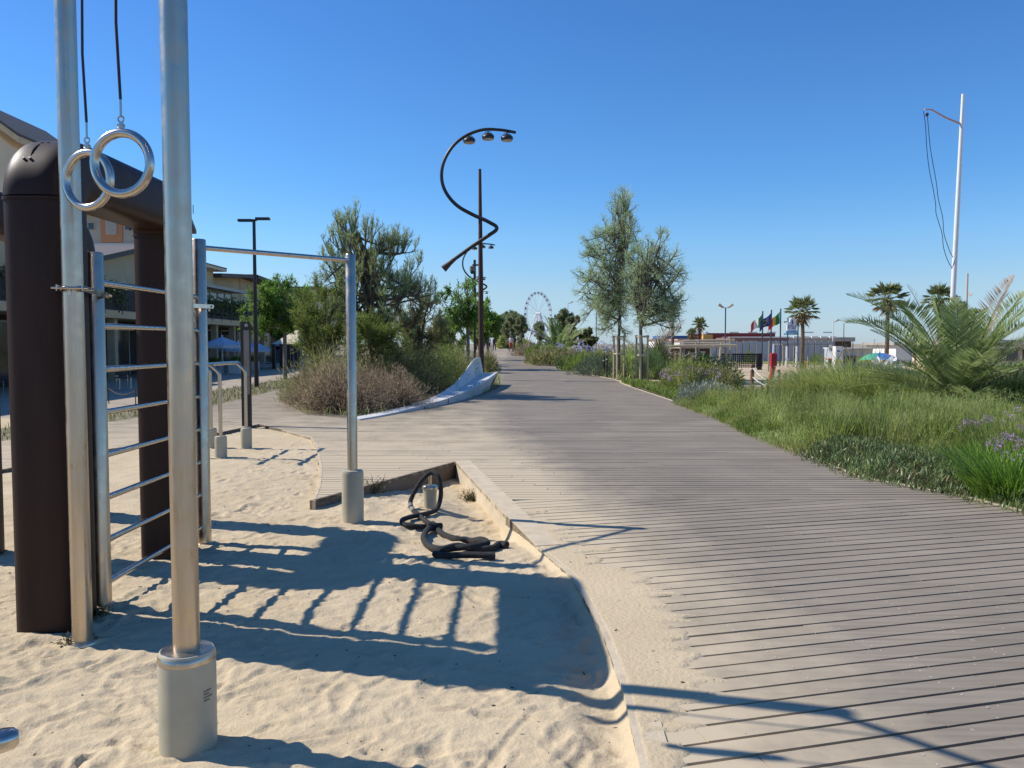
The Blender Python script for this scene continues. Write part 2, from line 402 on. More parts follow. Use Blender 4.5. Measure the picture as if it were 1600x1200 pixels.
def sheet(name, poly, m, z, kind='structure', ys=None, dz=0.0):
    """flat sheet over an outline, cut in bands that follow the rise of the ground"""
    ysort = sorted(set([p[1] for p in poly] + ([] if ys is None else [float(v) for v in ys])))
    V, Fc = [], []
    for y0, y1 in zip(ysort[:-1], ysort[1:]):
        if y1 - y0 < 1e-6: continue
        e = 1e-5
        A = cross(poly, (0, y0 + e), (1, 0)); B = cross(poly, (0, y1 - e), (1, 0))
        if len(A) != len(B): continue
        for i in range(0, len(A) - 1, 2):
            n = len(V)
            for x, y in ((A[i], y0), (A[i + 1], y0), (B[i + 1], y1), (B[i], y1)): V.append((x, y, z + float(gz(x, y))))
            Fc.append((n, n + 1, n + 2, n + 3))
    return link(name, np_mesh(name, V, Fc), m, None, kind)
deck = sheet('boardwalk', clip_y(POLY, 66, True), 'subfloor', -.13, ys=np.arange(20, 66, 4))
def plank_verts(p, dz=0.0, tilt=0.0):
    (c, d, nr) = p[:4], p[4], p[5]; top = []; 
    for i, (u, v) in enumerate(c):
        x, y = d[0] * u + nr[0] * v, d[1] * u + nr[1] * v
        top.append((x, y, float(gz(x, y)) + dz + (tilt if i < 2 else -tilt)))
    return top + [(x, y, z - .034) for x, y, z in top]
PF = np.array([(0, 1, 2, 3), (1, 0, 4, 5), (2, 1, 5, 6), (3, 2, 6, 7), (0, 3, 7, 4)])
allp = sorted(pl + pl2, key=lambda p: (p[0][1] + p[2][1] if p[4][1] > .1 else 20 + p[0][1]))
# the 298 that show largest are parts
def shows(p):
    u = (p[0][0] + p[1][0]) / 2; v = p[0][1]; x, y = p[4][0] * u + p[5][0] * v, p[4][1] * u + p[5][1] * v
    if y < 2.2 or abs(x) > .66 * y + 1.2 or x < -2.4: return 0
    return (p[1][0] - p[0][0]) / y ** 3
big = sorted(allp, key=shows, reverse=True)
for i, p in enumerate(big[:298]):
    V = np.array(plank_verts(p, R.normal(0, .0006), R.normal(0, .0005))); c = V[:4].mean(0)
    o = link('plank', np_mesh('plank', V - c, PF), 'plank', deck); o.location = c
V = np.concatenate([np.array(plank_verts(p, R.normal(0, .0006), 0)) for p in big[298:]])
Q = (np.arange(len(big) - 298)[:, None, None] * 8 + PF[None]).reshape(-1, 4)
link('planks', np_mesh('planks', V, Q), 'plank_far', deck, 'stuff')
far = sheet('boardwalk_end', clip_y(POLY, 66, False), 'plank_far', 0.0, ys=np.arange(66, 250, 6))
# screw heads in pairs over the joists of the near section
sv, sf = [], []
for p in pl:
    d, nr = p[4], p[5]; v0, v1 = p[0][1], p[3][1]
    for j in range(math.ceil(max(p[0][0], p[3][0]) / .58), math.floor(min(p[1][0], p[2][0]) / .58) + 1):
        for v in (v0 + .022, v1 - .022):
            if R.random() < .5: continue
            u = j * .58 + R.normal(0, .004); x, y = d[0] * u + nr[0] * v, d[1] * u + nr[1] * v
            if y > 8 or x < .9: continue
            n = len(sv); sv += [(x + .0058 * math.cos(a), y + .0058 * math.sin(a), .0016) for a in np.arange(6) * math.pi / 3]; sf.append(tuple(range(n, n + 6)))
me_ = bpy.data.meshes.new('screws'); me_.from_pydata(sv, [], sf); mat('screw', (.55, .52, .47), .5, var=.2); link('screws', me_, 'screw', deck, 'stuff')
# fascia boards and kerbs along the edges
def ribbon(name, pts, m, parent, wth, z0, z1, side=1):
    """kerb of the given width along a ground line; the width lies on the left of the walk for side=1"""
    b = MB(); pts = [Vector((p[0], p[1], 0)) for p in pts]; n = len(pts); L_, R_ = [], []
    for i, p in enumerate(pts):
        d = (pts[min(i + 1, n - 1)] - pts[max(i - 1, 0)]).normalized(); q = Vector((-d.y, d.x, 0)) * wth * side
        L_.append(p); R_.append(p + q)
    v = []
    for a, c in zip(L_, R_):
        g = float(gz(a.x, a.y)); v += [(a.x, a.y, z0 + g), (a.x, a.y, z1 + g), (c.x, c.y, z1 + g), (c.x, c.y, z0 + g)]
    f = []
    for i in range(n - 1):
        for k in range(4): f.append((i * 4 + k, i * 4 + (k + 1) % 4, i * 4 + 4 + (k + 1) % 4, i * 4 + 4 + k))
    f += [(3, 2, 1, 0), tuple((n - 1) * 4 + k for k in range(4))]
    return b.add(v, f).build(name, m, parent)
ribbon('edge_board', SANDE[:7], 'kerb_concrete', deck, .13, -.4, .006, -1)
ribbon('kerb', [SANDE[5], SANDE[6], SANDE[7]], 'kerb_concrete', deck, .2, -.42, .012, -1)
ribbon('pit_board', [SANDE[7], SANDE[8]], 'kerb_wood', deck, .035, -.42, .004, -1)
ribbon('edge_board', SANDE[8:14], 'kerb_concrete', deck, .03, -.3, .003, -1)
ribbon('path_board', SANDE[13:], 'kerb_wood', deck, .03, -.3, .004, -1)
ribbon('edge_board', RIGHT, 'kerb_concrete', deck, .055, -.2, .008, -1)

# ------------------------------------------------------------------ the sand of the exercise ground
xs = np.concatenate([np.arange(-14, -7, .12), np.arange(-7, -3.6, .045), np.arange(-3.6, 1.25, .0135)])
ys = [1.6]
while ys[-1] < 17.5: ys.append(ys[-1] + .0042 * ys[-1])
ys = np.array(ys); XX, YY = np.meshgrid(xs, ys)
fb = sum(vnoise(XX + 31 * k, YY * 1.15 + 17 * k, s) * a for k, (s, a) in enumerate([(1.9, .05), (.63, .018), (.27, .014), (.115, .017), (.055, .0115)]))
# wind ripples and drag marks running with the wind
rp = vnoise(XX * .55 + YY * .9, YY * 2.2 - XX * 1.3, .12) * .013
ZZ = -.035 + fb * .70 + rp * (vnoise(XX, YY, .8) > -.12)
# footprints
for _ in range(1900):
    fx, fy = R.uniform(-5.5, .5), 2.0 + 11 * R.random() ** 1.5; a = R.uniform(0, 6.28); k_ = R.random() ** 1.5; l, wd = .035 + .10 * k_, .014 + .034 * k_; dp = R.uniform(.003, .007) + .007 * k_
    i0, i1 = np.searchsorted(ys, [fy - .4, fy + .4]); j0, j1 = np.searchsorted(xs, [fx - .4, fx + .4])
    x, y = XX[i0:i1, j0:j1] - fx, YY[i0:i1, j0:j1] - fy; u, v = x * math.cos(a) + y * math.sin(a), -x * math.sin(a) + y * math.cos(a)
    q = (u / l) ** 2 + (v / (wd * (1 + .25 * np.sin(u / l * 2.5)))) ** 2
    ZZ[i0:i1, j0:j1] += -dp * np.exp(-q ** 1.5) + dp * .55 * np.exp(-((np.sqrt(q) - 1.45) / .35) ** 2)
# long scrapes
for _ in range(150):
    fx, fy = R.uniform(-3.5, .3), R.uniform(2.2, 6.5); a = R.uniform(-.3, 1.2); l, wd = R.uniform(.06, .35), R.uniform(.008, .016)
    u, v = (XX - fx) * math.cos(a) + (YY - fy) * math.sin(a), -(XX - fx) * math.sin(a) + (YY - fy) * math.cos(a) + .12 * ((XX - fx) ** 2)
    ZZ += np.where(np.abs(u) < l * 2, -.008 * np.exp(-(u / l) ** 4 - (v / wd) ** 2) + .004 * np.exp(-(u / l) ** 4 - ((v - 2 * wd) / wd) ** 2), 0)
# the hollow at the rope anchor, deepest along the kerbs
k1 = Vector(SANDE[7]); k2 = Vector(SANDE[8]); k0 = Vector(SANDE[6])
def seg(x, y, a, b):
    ax, ay, bx, by = a[0], a[1], b[0], b[1]; t = np.clip(((x - ax) * (bx - ax) + (y - ay) * (by - ay)) / ((bx - ax) ** 2 + (by - ay) ** 2), 0, 1)
    return np.hypot(x - ax - t * (bx - ax), y - ay - t * (by - ay))
dk = np.minimum(seg(XX, YY, k1, k2) * 1.0, seg(XX, YY, k0, k1) * 1.25)
south = sm((YY - 6.1) / 1.3)
ZZ -= .17 * south * np.exp(-(dk / 1.15) ** 2) * (.35 + .65 * sm((XX + 1.75) / .8))
ZZ -= .05 * np.exp(-((XX - SANDE[2][0] + .1) / .14) ** 2) * sm((5.6 - YY) / .8) * 0.7         # furrow along the deck edge
pile = np.exp(-(((XX + .85) / .30) ** 2 + ((YY - 8.4) / .42) ** 2)); ZZ += .07 * pile
# the film of sand blown over the deck
ex = np.interp(YY, [p[1] for p in SANDE[:7]], [p[0] for p in SANDE[:7]])
over = sm((XX - ex + .05) / .09) * (YY < 7.6)
cover = np.interp(YY, [1.6, 2.9, 3.3, 3.8, 4.3, 4.8, 5.4, 6.2, 7.2, 8], [.50, .54, .70, .84, .92, .90, .82, .62, .34, .1]) + .05
cover = cover + vnoise(XX * .25, YY, .14) * .30 + vnoise(XX * .3, YY + 9, .045) * .26 + vnoise(XX * .4, YY + 9, .7) * .2
film = .0075 * sm((cover - XX) / .10) + fb * .06 + .0011 - .010 * sm((XX - cover) / .05)
film = np.where(film > .003, film, film * 2 - .003)
ZZ = ZZ * (1 - over) + film * over
nx_, ny_ = len(xs), len(ys)
idx = (np.arange(ny_ - 1)[:, None] * nx_ + np.arange(nx_ - 1)[None]).ravel()
Q = np.stack([idx, idx + 1, idx + nx_ + 1, idx + nx_], 1)
keep = np.ones(len(Q), bool); cx, cy = XX.ravel()[idx], YY.ravel()[idx]
keep &= ~((cx > SANDE[0][0] + 1.1) | ((cy > 8.3) & (cx > -.2)))
link('sand', np_mesh('sand', np.stack([XX, YY, ZZ], -1), Q[keep], None, True), 'sand', None, 'structure')
def sz(x, y):
    i = int(np.clip(np.searchsorted(ys, y), 0, ny_ - 1)); j = int(np.clip(np.searchsorted(xs, x), 0, nx_ - 1)); return float(ZZ[i, j])

# ------------------------------------------------------------------ ground sheets
gx = np.concatenate([np.linspace(-2500, -60, 14), np.linspace(-50, 60, 34), np.linspace(70, 2500, 14)]); gy = np.concatenate([np.linspace(-40, 120, 60), np.geomspace(130, 4500, 24)])
GX, GY = np.meshgrid(gx, gy); GZ = gz(GX, GY) - .16 - .4 * ((GX > -16) & (GX < 8) & (GY < 19))
idx = (np.arange(len(gy) - 1)[:, None] * len(gx) + np.arange(len(gx) - 1)[None]).ravel()
link('ground', np_mesh('ground', np.stack([GX, GY, GZ], -1), np.stack([idx, idx + 1, idx + len(gx) + 1, idx + len(gx)], 1)), 'ground', None, 'structure')
VERGE = [(OUTER[0][0] - 1.3, 6)] + [(p[0] - 1.25 - .012 * p[1], p[1]) for p in OUTER] + [(-10.2, 28), (-10.2, 90), (-7.0, 90), (-7.2, 40)] + [tuple(BED_L[0][:2])] + OUTER[::-1] + [(OUTER[0][0], 6)]
sheet('verge', VERGE, 'verge_soil', -.012, ys=[20, 28, 40, 60])
sheet('pavement', [(-60, -20), (-60, 120), (-9.2, 120), (-9.2, 26)] + [(p[0] - 1.0, p[1]) for p in OUTER[::-1]] + [(OUTER[0][0] - 1.0, -20)], 'paving', -.05, ys=[20, 30, 40, 60, 80])
LBED = LFAR + [(far_axis(95) - 2.3, 95), (-9.5, 95), (-9.5, 30)]
sheet('planting_bed', LBED, 'soil', -.006, ys=np.arange(20, 95, 5))
RE = [(p[0] + .1, p[1]) for p in RIGHT]
RBED = RE[1:9] + [(4.6, 30.0), (9.0, 30.5), (11.5, 26), (11.5, 5.0)]
sheet('planting_bed', RBED, 'soil', -.004, ys=[10, 15, 20, 25])
RBED2 = [RE[10], RE[11], RE[12], RE[13], (far_axis(140) + 3.5, 140), (3.6, 140), (6.6, 60), (8.6, 36.2)]
sheet('planting_bed', RBED2, 'soil', -.004, ys=np.arange(40, 140, 8))
sheet('beach', [(4.3, 30.8), (9.0, 31.2), (12, 26.5), (12, 4), (90, 4), (160, 140), (9.2, 140), (9.2, 36.5), (4.3, 35.6)], 'beach_sand', -.03, ys=[40, 60, 80, 100])
# ------------------------------------------------------------------ exercise ground
def steel(name, c, rough, var=.12):
    m = mat(name, c, rough, 1.0, var=var, scale=3, stretch=(9, 9, .6)); t = m.node_tree; b = t.nodes['Principled BSDF']; L = t.links
    tc = N(t, 'ShaderNodeTexCoord'); nz = N(t, 'ShaderNodeTexNoise', i_Scale=14.0, i_Detail=6.0); L.new(tc.outputs['Object'], nz.inputs['Vector'])
    mr = N(t, 'ShaderNodeMapRange', i_From_Min=.3, i_From_Max=.7, i_To_Min=rough * .75, i_To_Max=rough * 1.3); L.new(nz.outputs['Fac'], mr.inputs[0]); L.new(mr.outputs[0], b.inputs['Roughness'])
    return m
steel('steel', (.54, .455, .355), .33); steel('steel_bar', (.52, .47, .41), .22)
mat('base_paint', (.42, .385, .285), .45, var=.14, scale=3.5, bump=.08, bscale=90)
mat('brown_paint', (.034, .0155, .0105), .48, var=.28, scale=2.2, stretch=(3, 3, .5), bump=.04, spec=.22)
mat('black_rubber', (.022, .020, .019), .75, var=.4, scale=20, bump=.5, bscale=120)
mat('rope_black', (.028, .026, .025), .85, var=.5, scale=30, bump=.8, bscale=150)
mat('rope_tape', (.20, .195, .185), .8, var=.5, scale=45, bump=.4)
mat('cord_black', (.02, .02, .03), .6)
mat('totem_dark_', (.13, .125, .11), .7)
def bend(a, b, c, r, n=8):
    """points of a rounded corner at b"""
    a, b, c = Vector(a), Vector(b), Vector(c); p, q = b + (a - b).normalized() * r, b + (c - b).normalized() * r
    return [(p * (1 - t) + b * t) * (1 - t) + (b * (1 - t) + q * t) * t for t in [i / n for i in range(n + 1)]]
def elbow(x, y, z, sy, r, n=12):
    """quarter circle from vertical at (y) to horizontal towards sy"""
    return [Vector((x, y + sy * (r - r * math.cos(t)), z - r + r * math.sin(t))) for t in [math.pi / 2 * i / n for i in range(n + 1)]]
def big_frame(x, y0, y1, h, label, seam):
    t = thing('exercise_frame', label, 'exercise frame', (x, y0, 0), 'round brown tube frames of the exercise ground')
    r, c = .176, .205; zc = h - r
    for y, sg in ((y0, 1), (y1, -1)):
        b = MB().tube([(x, y, -.5), (x, y, zc - c)], r, 48, True, 4.2); b.build('leg', 'brown_paint', t, True)
    b = MB().tube(elbow(x, y0, zc, 1, c) + elbow(x, y1, zc, -1, c)[::-1], r + .002, 48, False, 4.2); top = b.build('beam', 'brown_paint', t, True)
    for y in (y0, y1):
        MB().tube([(x, y, zc - c - .012), (x, y, zc - c + .004)], r + .007, 48, True, 4.2).build('joint_ring', 'brown_paint', t, True)
    if seam:                                               # bolted seams over the elbow
        for k, a in enumerate((.62, 1.12)):
            yy, zz = y0 + (c - c * math.cos(a)), zc - c + c * math.sin(a); nrm = Vector((0, -math.cos(a), math.sin(a)))
            for dx in (-.035, .0):
                p = Vector((x - .02 + dx + .02 * k, yy, zz)) + nrm * (r + .003)
                MB().tube([p - nrm * .004, p + nrm * .006], .008, 10).build('bolt', 'steel_bar', t, True)
        pts = []
        for a in np.linspace(.66, 1.08, 8):
            pts.append(Vector((x - .022 + .008 * math.sin(a * 5), y0 + c - c * math.cos(a), zc - c + c * math.sin(a))) + Vector((0, -math.cos(a), math.sin(a))) * (r + .001))
        MB().tube(pts, [.001, .003, .006, .007, .007, .006, .003, .001], 6).build('seam', 'subfloor', t, True)
    return t
big_frame(-2.665, 4.62, 6.16, 2.79, 'thick brown steel tube arch with bolted elbow nearest the camera, behind the rings', True)
big_frame(-4.145, 6.08, 7.57, 2.80, 'brown steel tube arch further back, half hidden by the nearest arch', False)

# tall poles that carry the rings
PA, PB = Vector((-2.365, 4.33, 0)), Vector((-1.325, 3.2, 0)); PH = 3.52
t = thing('ring_stand', 'pair of tall stainless poles with crossbar holding the gym rings', 'gym stand', PA)
MB().tube([PA + Vector((0, 0, -.2)), PA + Vector((0, 0, PH))], .052, 36).build('pole', 'steel', t, True)
MB().tube([PB + Vector((0, 0, .2)), PB + Vector((0, 0, PH))], .052, 36).build('pole', 'steel', t, True)
dAB = (PB - PA).normalized()
MB().tube([PA + Vector((0, 0, PH - .06)) + dAB * .05, PB + Vector((0, 0, PH - .06)) - dAB * .05], .024, 20).build('crossbar', 'steel_bar', t, True)
MB().lathe((PA.x, PA.y, sz(PA.x, PA.y)), [(.085, -.05), (.085, .006), (.081, .012), (.053, .012)], 36).build('flange', 'steel', t, True)
base_prof = lambda h, r: [(r * .985, -.12), (r, .02), (r, h - .035), (r * .985, h - .018), (r * .93, h - .003), (r * .86, h)]
bb = MB().lathe((PB.x, PB.y, 0), base_prof(.36, .112), 48).build('base_block', 'base_paint', t, True)
MB().lathe((PB.x, PB.y, 0), [(.113, .318), (.1135, .325), (.110, .345), (.098, .361), (.055, .362)], 48).build('base_cap', 'steel', bb, True)
mb_ = MB()
for k, (z0, l_) in enumerate(((.165, .03), (.178, .045), (.191, .028), (.203, .04))):
    for i in range(5):
        a0 = -.62 + l_ / .112 * i / 5; a1 = a0 + l_ / .112 / 7
        mb_.add([(PB.x + .1127 * math.cos(a), PB.y + .1127 * math.sin(a), z_) for a, z_ in ((a0, z0), (a1, z0 + .003), (a1, z0 + .010), (a0, z0 + .008))], [(0, 1, 2, 3)])
mb_.build('printed_mark', 'totem_dark_', bb, kind='stuff')
sd = Vector((SUN.x, SUN.y, 0)).normalized()
for tt, zc, tw, lab in ((.215, 2.425, -.05, 'left gym ring on a black cord, lower one overlapping the brown beam'), (.565, 2.42, .10, 'right gym ring on a black cord, closest to the thick foreground pole')):
    c = PA + (PB - PA) * tt; c.z = zc
    g = thing('gym_ring', lab, 'gym ring', (c.x, c.y, zc), 'gym rings on cords'); d = Matrix.Rotation(tw, 3, 'Z') @ sd
    MB().torus(c, d, (0, 0, 1), .137, .0205, 64, 16).build('ring', 'steel_bar', g, True)
    top = zc + .157
    MB().tube([(c.x, c.y, top - .004), (c.x, c.y, top + .03)], .011, 12).tube([(c.x - .016, c.y, top + .012), (c.x + .016, c.y, top + .012)], .008, 8).torus((c.x, c.y, top + .042), (1, 0, 0), (0, 0, 1), .013, .004, 16, 8).build('shackle', 'steel_bar', g, True)
    MB().tube([(c.x, c.y, top + .05), (c.x, c.y, top + .13)], .0055, 10).build('cord_sleeve', 'steel_bar', g, True)
    MB().tube([(c.x, c.y, top + .13), (c.x - .012, c.y, (top + PH) / 2), (c.x - .004, c.y, PH - .08)], .0068, 10).build('cord', 'cord_black', g, True)
# wall bars
W0, W1 = Vector((-2.53, 4.86, 0)), Vector((-2.53, 6.5, 0))
t = thing('wall_bars', 'stainless wall bars with eight rungs between two posts', 'wall bars', W0)
def capped(p, z0, z1, r): return MB().lathe((p.x, p.y, 0), [(r, z0), (r, z1 - .006), (r - .004, z1), (r - .012, z1 + .001)], 36)
capped(W0, -.25, 2.15, .058).build('post', 'steel', t, True); capped(W1, -.25, 2.44, .058).build('post', 'steel', t, True)
for i in range(8):
    z = 1.975 - i * .2665
    MB().tube([W0 + Vector((.0, .05, z)), W1 + Vector((.0, -.05, z))], .019, 16).build('rung', 'steel_bar', t, True)
for p in (W0, W1): MB().lathe((p.x, p.y, sz(p.x, p.y)), [(.075, -.05), (.075, .004), (.06, .01)], 28).build('flange', 'steel', t, True)
def clamp(p, q, z, rp, rq):
    """flat straps clasping two poles"""
    d = (q - p).normalized(); s = Vector((-d.y, d.x, 0)); b = MB()
    for sg in (-1, 1):
        a = p - d * (rp + .035) + s * sg * (rp + .006); e = q + d * (rq + .03) + s * sg * (rq + .006); e2 = p + d * (rp + .0) + s * sg * (rp + .006)
        for u, v in ((a, e2), (e2, e)):
            w_ = s * .006 * sg; b.prism([u + Vector((0, 0, z - .016)), v + Vector((0, 0, z - .016)), v + Vector((0, 0, z + .016)), u + Vector((0, 0, z + .016))], w_)
    for u in (p - d * (rp + .024), p + d * (rp + .02), q + d * (rq + .02)):
        u = u + Vector((0, 0, z)); b.tube([u - s * (rq + .03), u + s * (rq + .03)], .008, 8)
        b.tube([u + Vector((0, 0, .0)), u + Vector((0, 0, -.035))], .007, 8)
    return b
clamp(PA, W0, 1.895, .052, .058).build('clamp', 'steel_bar', t, True)
clamp(Vector((-2.69, 6.36, 0)), W1, 1.90, .1, .058).build('clamp', 'steel_bar', t, True)
# pull-up bar
Q2 = Vector((-1.505, 7.5, 0))
t = thing('pull_up_bar', 'high pull up bar on a steel post with round grey base beside the rope pit', 'pull up bar', Q2)
capped(Q2, .2, 2.43, .047).build('post', 'steel', t, True)
MB().tube([Vector((W1.x, W1.y, 2.375)) + (Q2 - W1).normalized() * .055, Vector((Q2.x, Q2.y, 2.375)) - (Q2 - W1).normalized() * .04], .021, 16).build('bar', 'steel_bar', t, True)
bb = MB().lathe((Q2.x, Q2.y, 0), base_prof(.41, .102), 40).build('base_block', 'base_paint', t, True)
MB().tube([Q2 + Vector((0, 0, -.35)), Q2 + Vector((0, 0, -.05))], .06, 20).build('footing', 'steel', t, True)
# dip bars
def dip_bars(x, label):
    t = thing('dip_bar', label, 'dip bars', (x, 11.4, 0), 'parallel dip bars in the sand')
    hz_ = 1.30; o = -.13
    MB().tube([(x + o, 11.05, hz_ + .005), (x + o, 12.55, hz_ + .005)], .026, 16).build('handle', 'steel_bar', t, True)
    for y in (11.4, 12.5):
        MB().tube([(x, y, .2), (x, y, hz_ - .2)] + bend((x, y, hz_ - .2), (x, y, hz_ - .12), (x + o, y, hz_), .05, 5) + [(x + o, y, hz_)], .026, 14).build('leg', 'steel', t, True)
        MB().lathe((x, y, 0), base_prof(.28, .085), 32).build('base_block', 'base_paint', t, True)
    return t
dip_bars(-4.17, 'low steel dip bar on two grey bases, right of the far wall bar post')
dip_bars(-4.72, 'second low dip bar mostly hidden behind the thick foreground pole')
# end of a bar right beside the camera
t = thing('parallel_bar', 'rounded end of a low steel bar at the bottom left corner', 'parallel bar', (-1.62, 1.98, 0))
e = Vector((-1.382, 2.19, .50)); d = Vector((-.83, -.50, -.02)).normalized()
MB().tube([e, e + d * .012, e + d * .035, e + d * 1.4], [.018, .029, .033, .033], 24).build('bar', 'steel_bar', t, True)
MB().tube([e + d * .75 + Vector((0, 0, -.02)), Vector((e.x + d.x * .75, e.y + d.y * .75, -.15))], .045, 20).build('post', 'steel', t, True)
# rope anchor and battle rope
ap = G(672, 798, -.12); ap.z = sz(ap.x, ap.y)
t = thing('rope_anchor', 'short round concrete anchor with steel peg in the sand hollow', 'anchor post', ap)
MB().lathe(ap, [(.062, -.2), (.066, .1), (.074, .19)], 24).build('base_block', 'base_paint', t, True)
MB().lathe(ap, [(.078, .188), (.08, .194), (.08, .21), (.07, .225), (.025, .23)], 24).build('base_cap', 'steel', t, True)
MB().tube([ap + Vector((0, 0, .22)), ap + Vector((0, 0, .36))], .017, 14).build('peg', 'steel_bar', t, True)
def rp_(px, py, lift=.022):
    g = G(px, py, -.1)
    for _ in range(6): g = G(px, py, sz(g.x, g.y) + lift)
    return g
def spl(pts, n=9):
    pts = [Vector(p) for p in pts]; out = []
    for i in range(len(pts) - 1):
        a, b, c, d = pts[max(i - 1, 0)], pts[i], pts[i + 1], pts[min(i + 2, len(pts) - 1)]
        for k in range(n):
            u = k / n; out.append(.5 * ((2 * b) + (c - a) * u + (2 * a - 5 * b + 4 * c - d) * u * u + (3 * b - a - 3 * c + d) * u ** 3))
    return out + [pts[-1]]
t = thing('battle_rope', 'thick black battle rope looped on the anchor and coiled on sand', 'battle rope', ap)
Ya = ap.y
r1 = [rp_(680, 824, .06), rp_(655, 806), P(641, 788, Ya - .12), P(651, 762, Ya - .08), P(666, 743, Ya - .06), P(676, 739, Ya - .045), P(685, 746, Ya - .08), P(689, 770, Ya - .1), P(684, 793, Ya - .15), rp_(672, 801, .03), rp_(640, 808, .03), rp_(628, 814, .03), rp_(637, 821, .03), rp_(668, 823, .03), rp_(685, 822, .05)]
MB().tube(spl(r1), .0235, 12).build('rope', 'rope_black', t, True)
r2 = [rp_(682, 822, .06), rp_(668, 828, .04), rp_(662, 840, .03), rp_(670, 853, .03), rp_(690, 858, .05), rp_(715, 853, .05), rp_(745, 858, .03), rp_(770, 856, .03), rp_(780, 850, .03), rp_(792, 851, .03)]
MB().tube(spl(r2), .027, 12).build('rope', 'rope_black', t, True)
r3 = [rp_(676, 818, .03), rp_(690, 833, .03), rp_(712, 842, .03), rp_(735, 845, .03), rp_(752, 843, .05), rp_(761, 849, .05), rp_(735, 854, .06), rp_(700, 858, .03), rp_(680, 866, .03), rp_(700, 868, .03), rp_(730, 867, .03), rp_(773, 868, .03)]
MB().tube(spl(r3), .026, 12).build('rope', 'rope_black', t, True)
q = spl(r1)
for k in (13, 16, 118): MB().tube(q[k:k + 3], .0265, 12).build('tape', 'rope_tape', t, True)
MB().tube([rp_(668, 822, .05), rp_(690, 822, .07)], .03, 10).build('tape', 'black_rubber', t, True)
MB().tube([rp_(760, 868, .03), rp_(774, 868, .03)], .029, 10).build('end_cap', 'black_rubber', t, True)
# wayfinding post behind the dip bars
tp = Vector((-5.17, 15.55, 0))
t = thing('sign_post', 'slim weathered grey totem post with a round emblem near its top', 'sign post', tp)
mat('totem_face', (.20, .175, .15), .6, var=.2, scale=3, stretch=(6, 6, .7)); mat('totem_dark', (.02, .017, .016), .6); mat('emblem', (.55, .54, .50), .5)
MB().cbox((tp.x, tp.y, .95), (.165, .11, 2.15)).build('core', 'totem_dark', t)
MB().box((tp.x - .02, tp.y - .066, .62), (tp.x + .085, tp.y - .056, 1.86)).build('face_plate', 'totem_face', t)
MB().torus((tp.x + .033, tp.y - .0565, 1.955), (1, 0, 0), (0, 0, 1), .026, .006, 20, 6).box((tp.x + .018, tp.y - .062, 1.947), (tp.x + .048, tp.y - .056, 1.962)).build('emblem', 'emblem', t)
MB().box((tp.x - .02, tp.y - .0675, .95), (tp.x + .085, tp.y - .0655, .962)).build('joint_line', 'totem_dark', t)
# weeds
leafmat('weed', [(.05, .06, .02), (.09, .09, .035), (.14, .11, .05)], .2)
def weed(px, py, n, h, label, z=-.12):
    g = rp_(px, py, 0.0); c = np.array(g) + np.concatenate([R.normal(0, .035, (n, 2)), np.full((n, 1), -.01)], 1)
    V, q_, f = blades(c, R.uniform(0, 6.28, n), R.uniform(.3, 1.1, n), h * R.uniform(.5, 1.2, n), .006)
    d = rdir(n * 3); d[:, 2] = np.abs(d[:, 2]); c2 = np.repeat(c, 3, 0) + d * h * R.uniform(.2, .8, (n * 3, 1)); V2, q2 = diamonds(c2, d, .025, .01)
    v, q_, f = join((V, q_, f), (V2, q2)); o = thing('weed', label, 'weed', g, 'dry weeds in the sand'); leaves('blades', v, q_, f, 'weed', o, 'stuff')
weed(583, 770, 75, .24, 'small dry weed right behind the round base of the pull up post')
weed(735, 782, 80, .17, 'reddish weed clump against the right kerb of the sand hollow')
weed(726, 757, 40, .11, 'tiny weed at the kerb above the reddish clump')
weed(150, 958, 40, .05, 'low weed at the foot of the near wall bar post')
weed(105, 1003, 16, .07, 'little dead weed below the flange of the left tall pole')
weed(425, 665, 40, .05, 'tuft of dry grass at the corner of the sand by the path')

# crumbs of bark, leaf bits and shell grit on the sand
leafmat('litter', [(.05, .035, .02), (.12, .085, .05), (.20, .15, .09), (.08, .06, .04)], .1)
n = 420; x = R.uniform(-4.5, .9, n); y = 2.1 + 9 * R.random(n) ** 1.6; z = np.array([sz(a, b) for a, b in zip(x, y)]); d = rdir(n); d[:, 2] = np.abs(d[:, 2]) * .25
V, Q = diamonds(np.stack([x, y, z + .002], 1), unit(d), R.uniform(.008, .038, n), R.uniform(.004, .011, n)); o = leaves('litter', V, Q, None, 'litter', None, 'stuff'); tag(o, 'crumbs of bark and leaf bits strewn over the sand', 'litter')

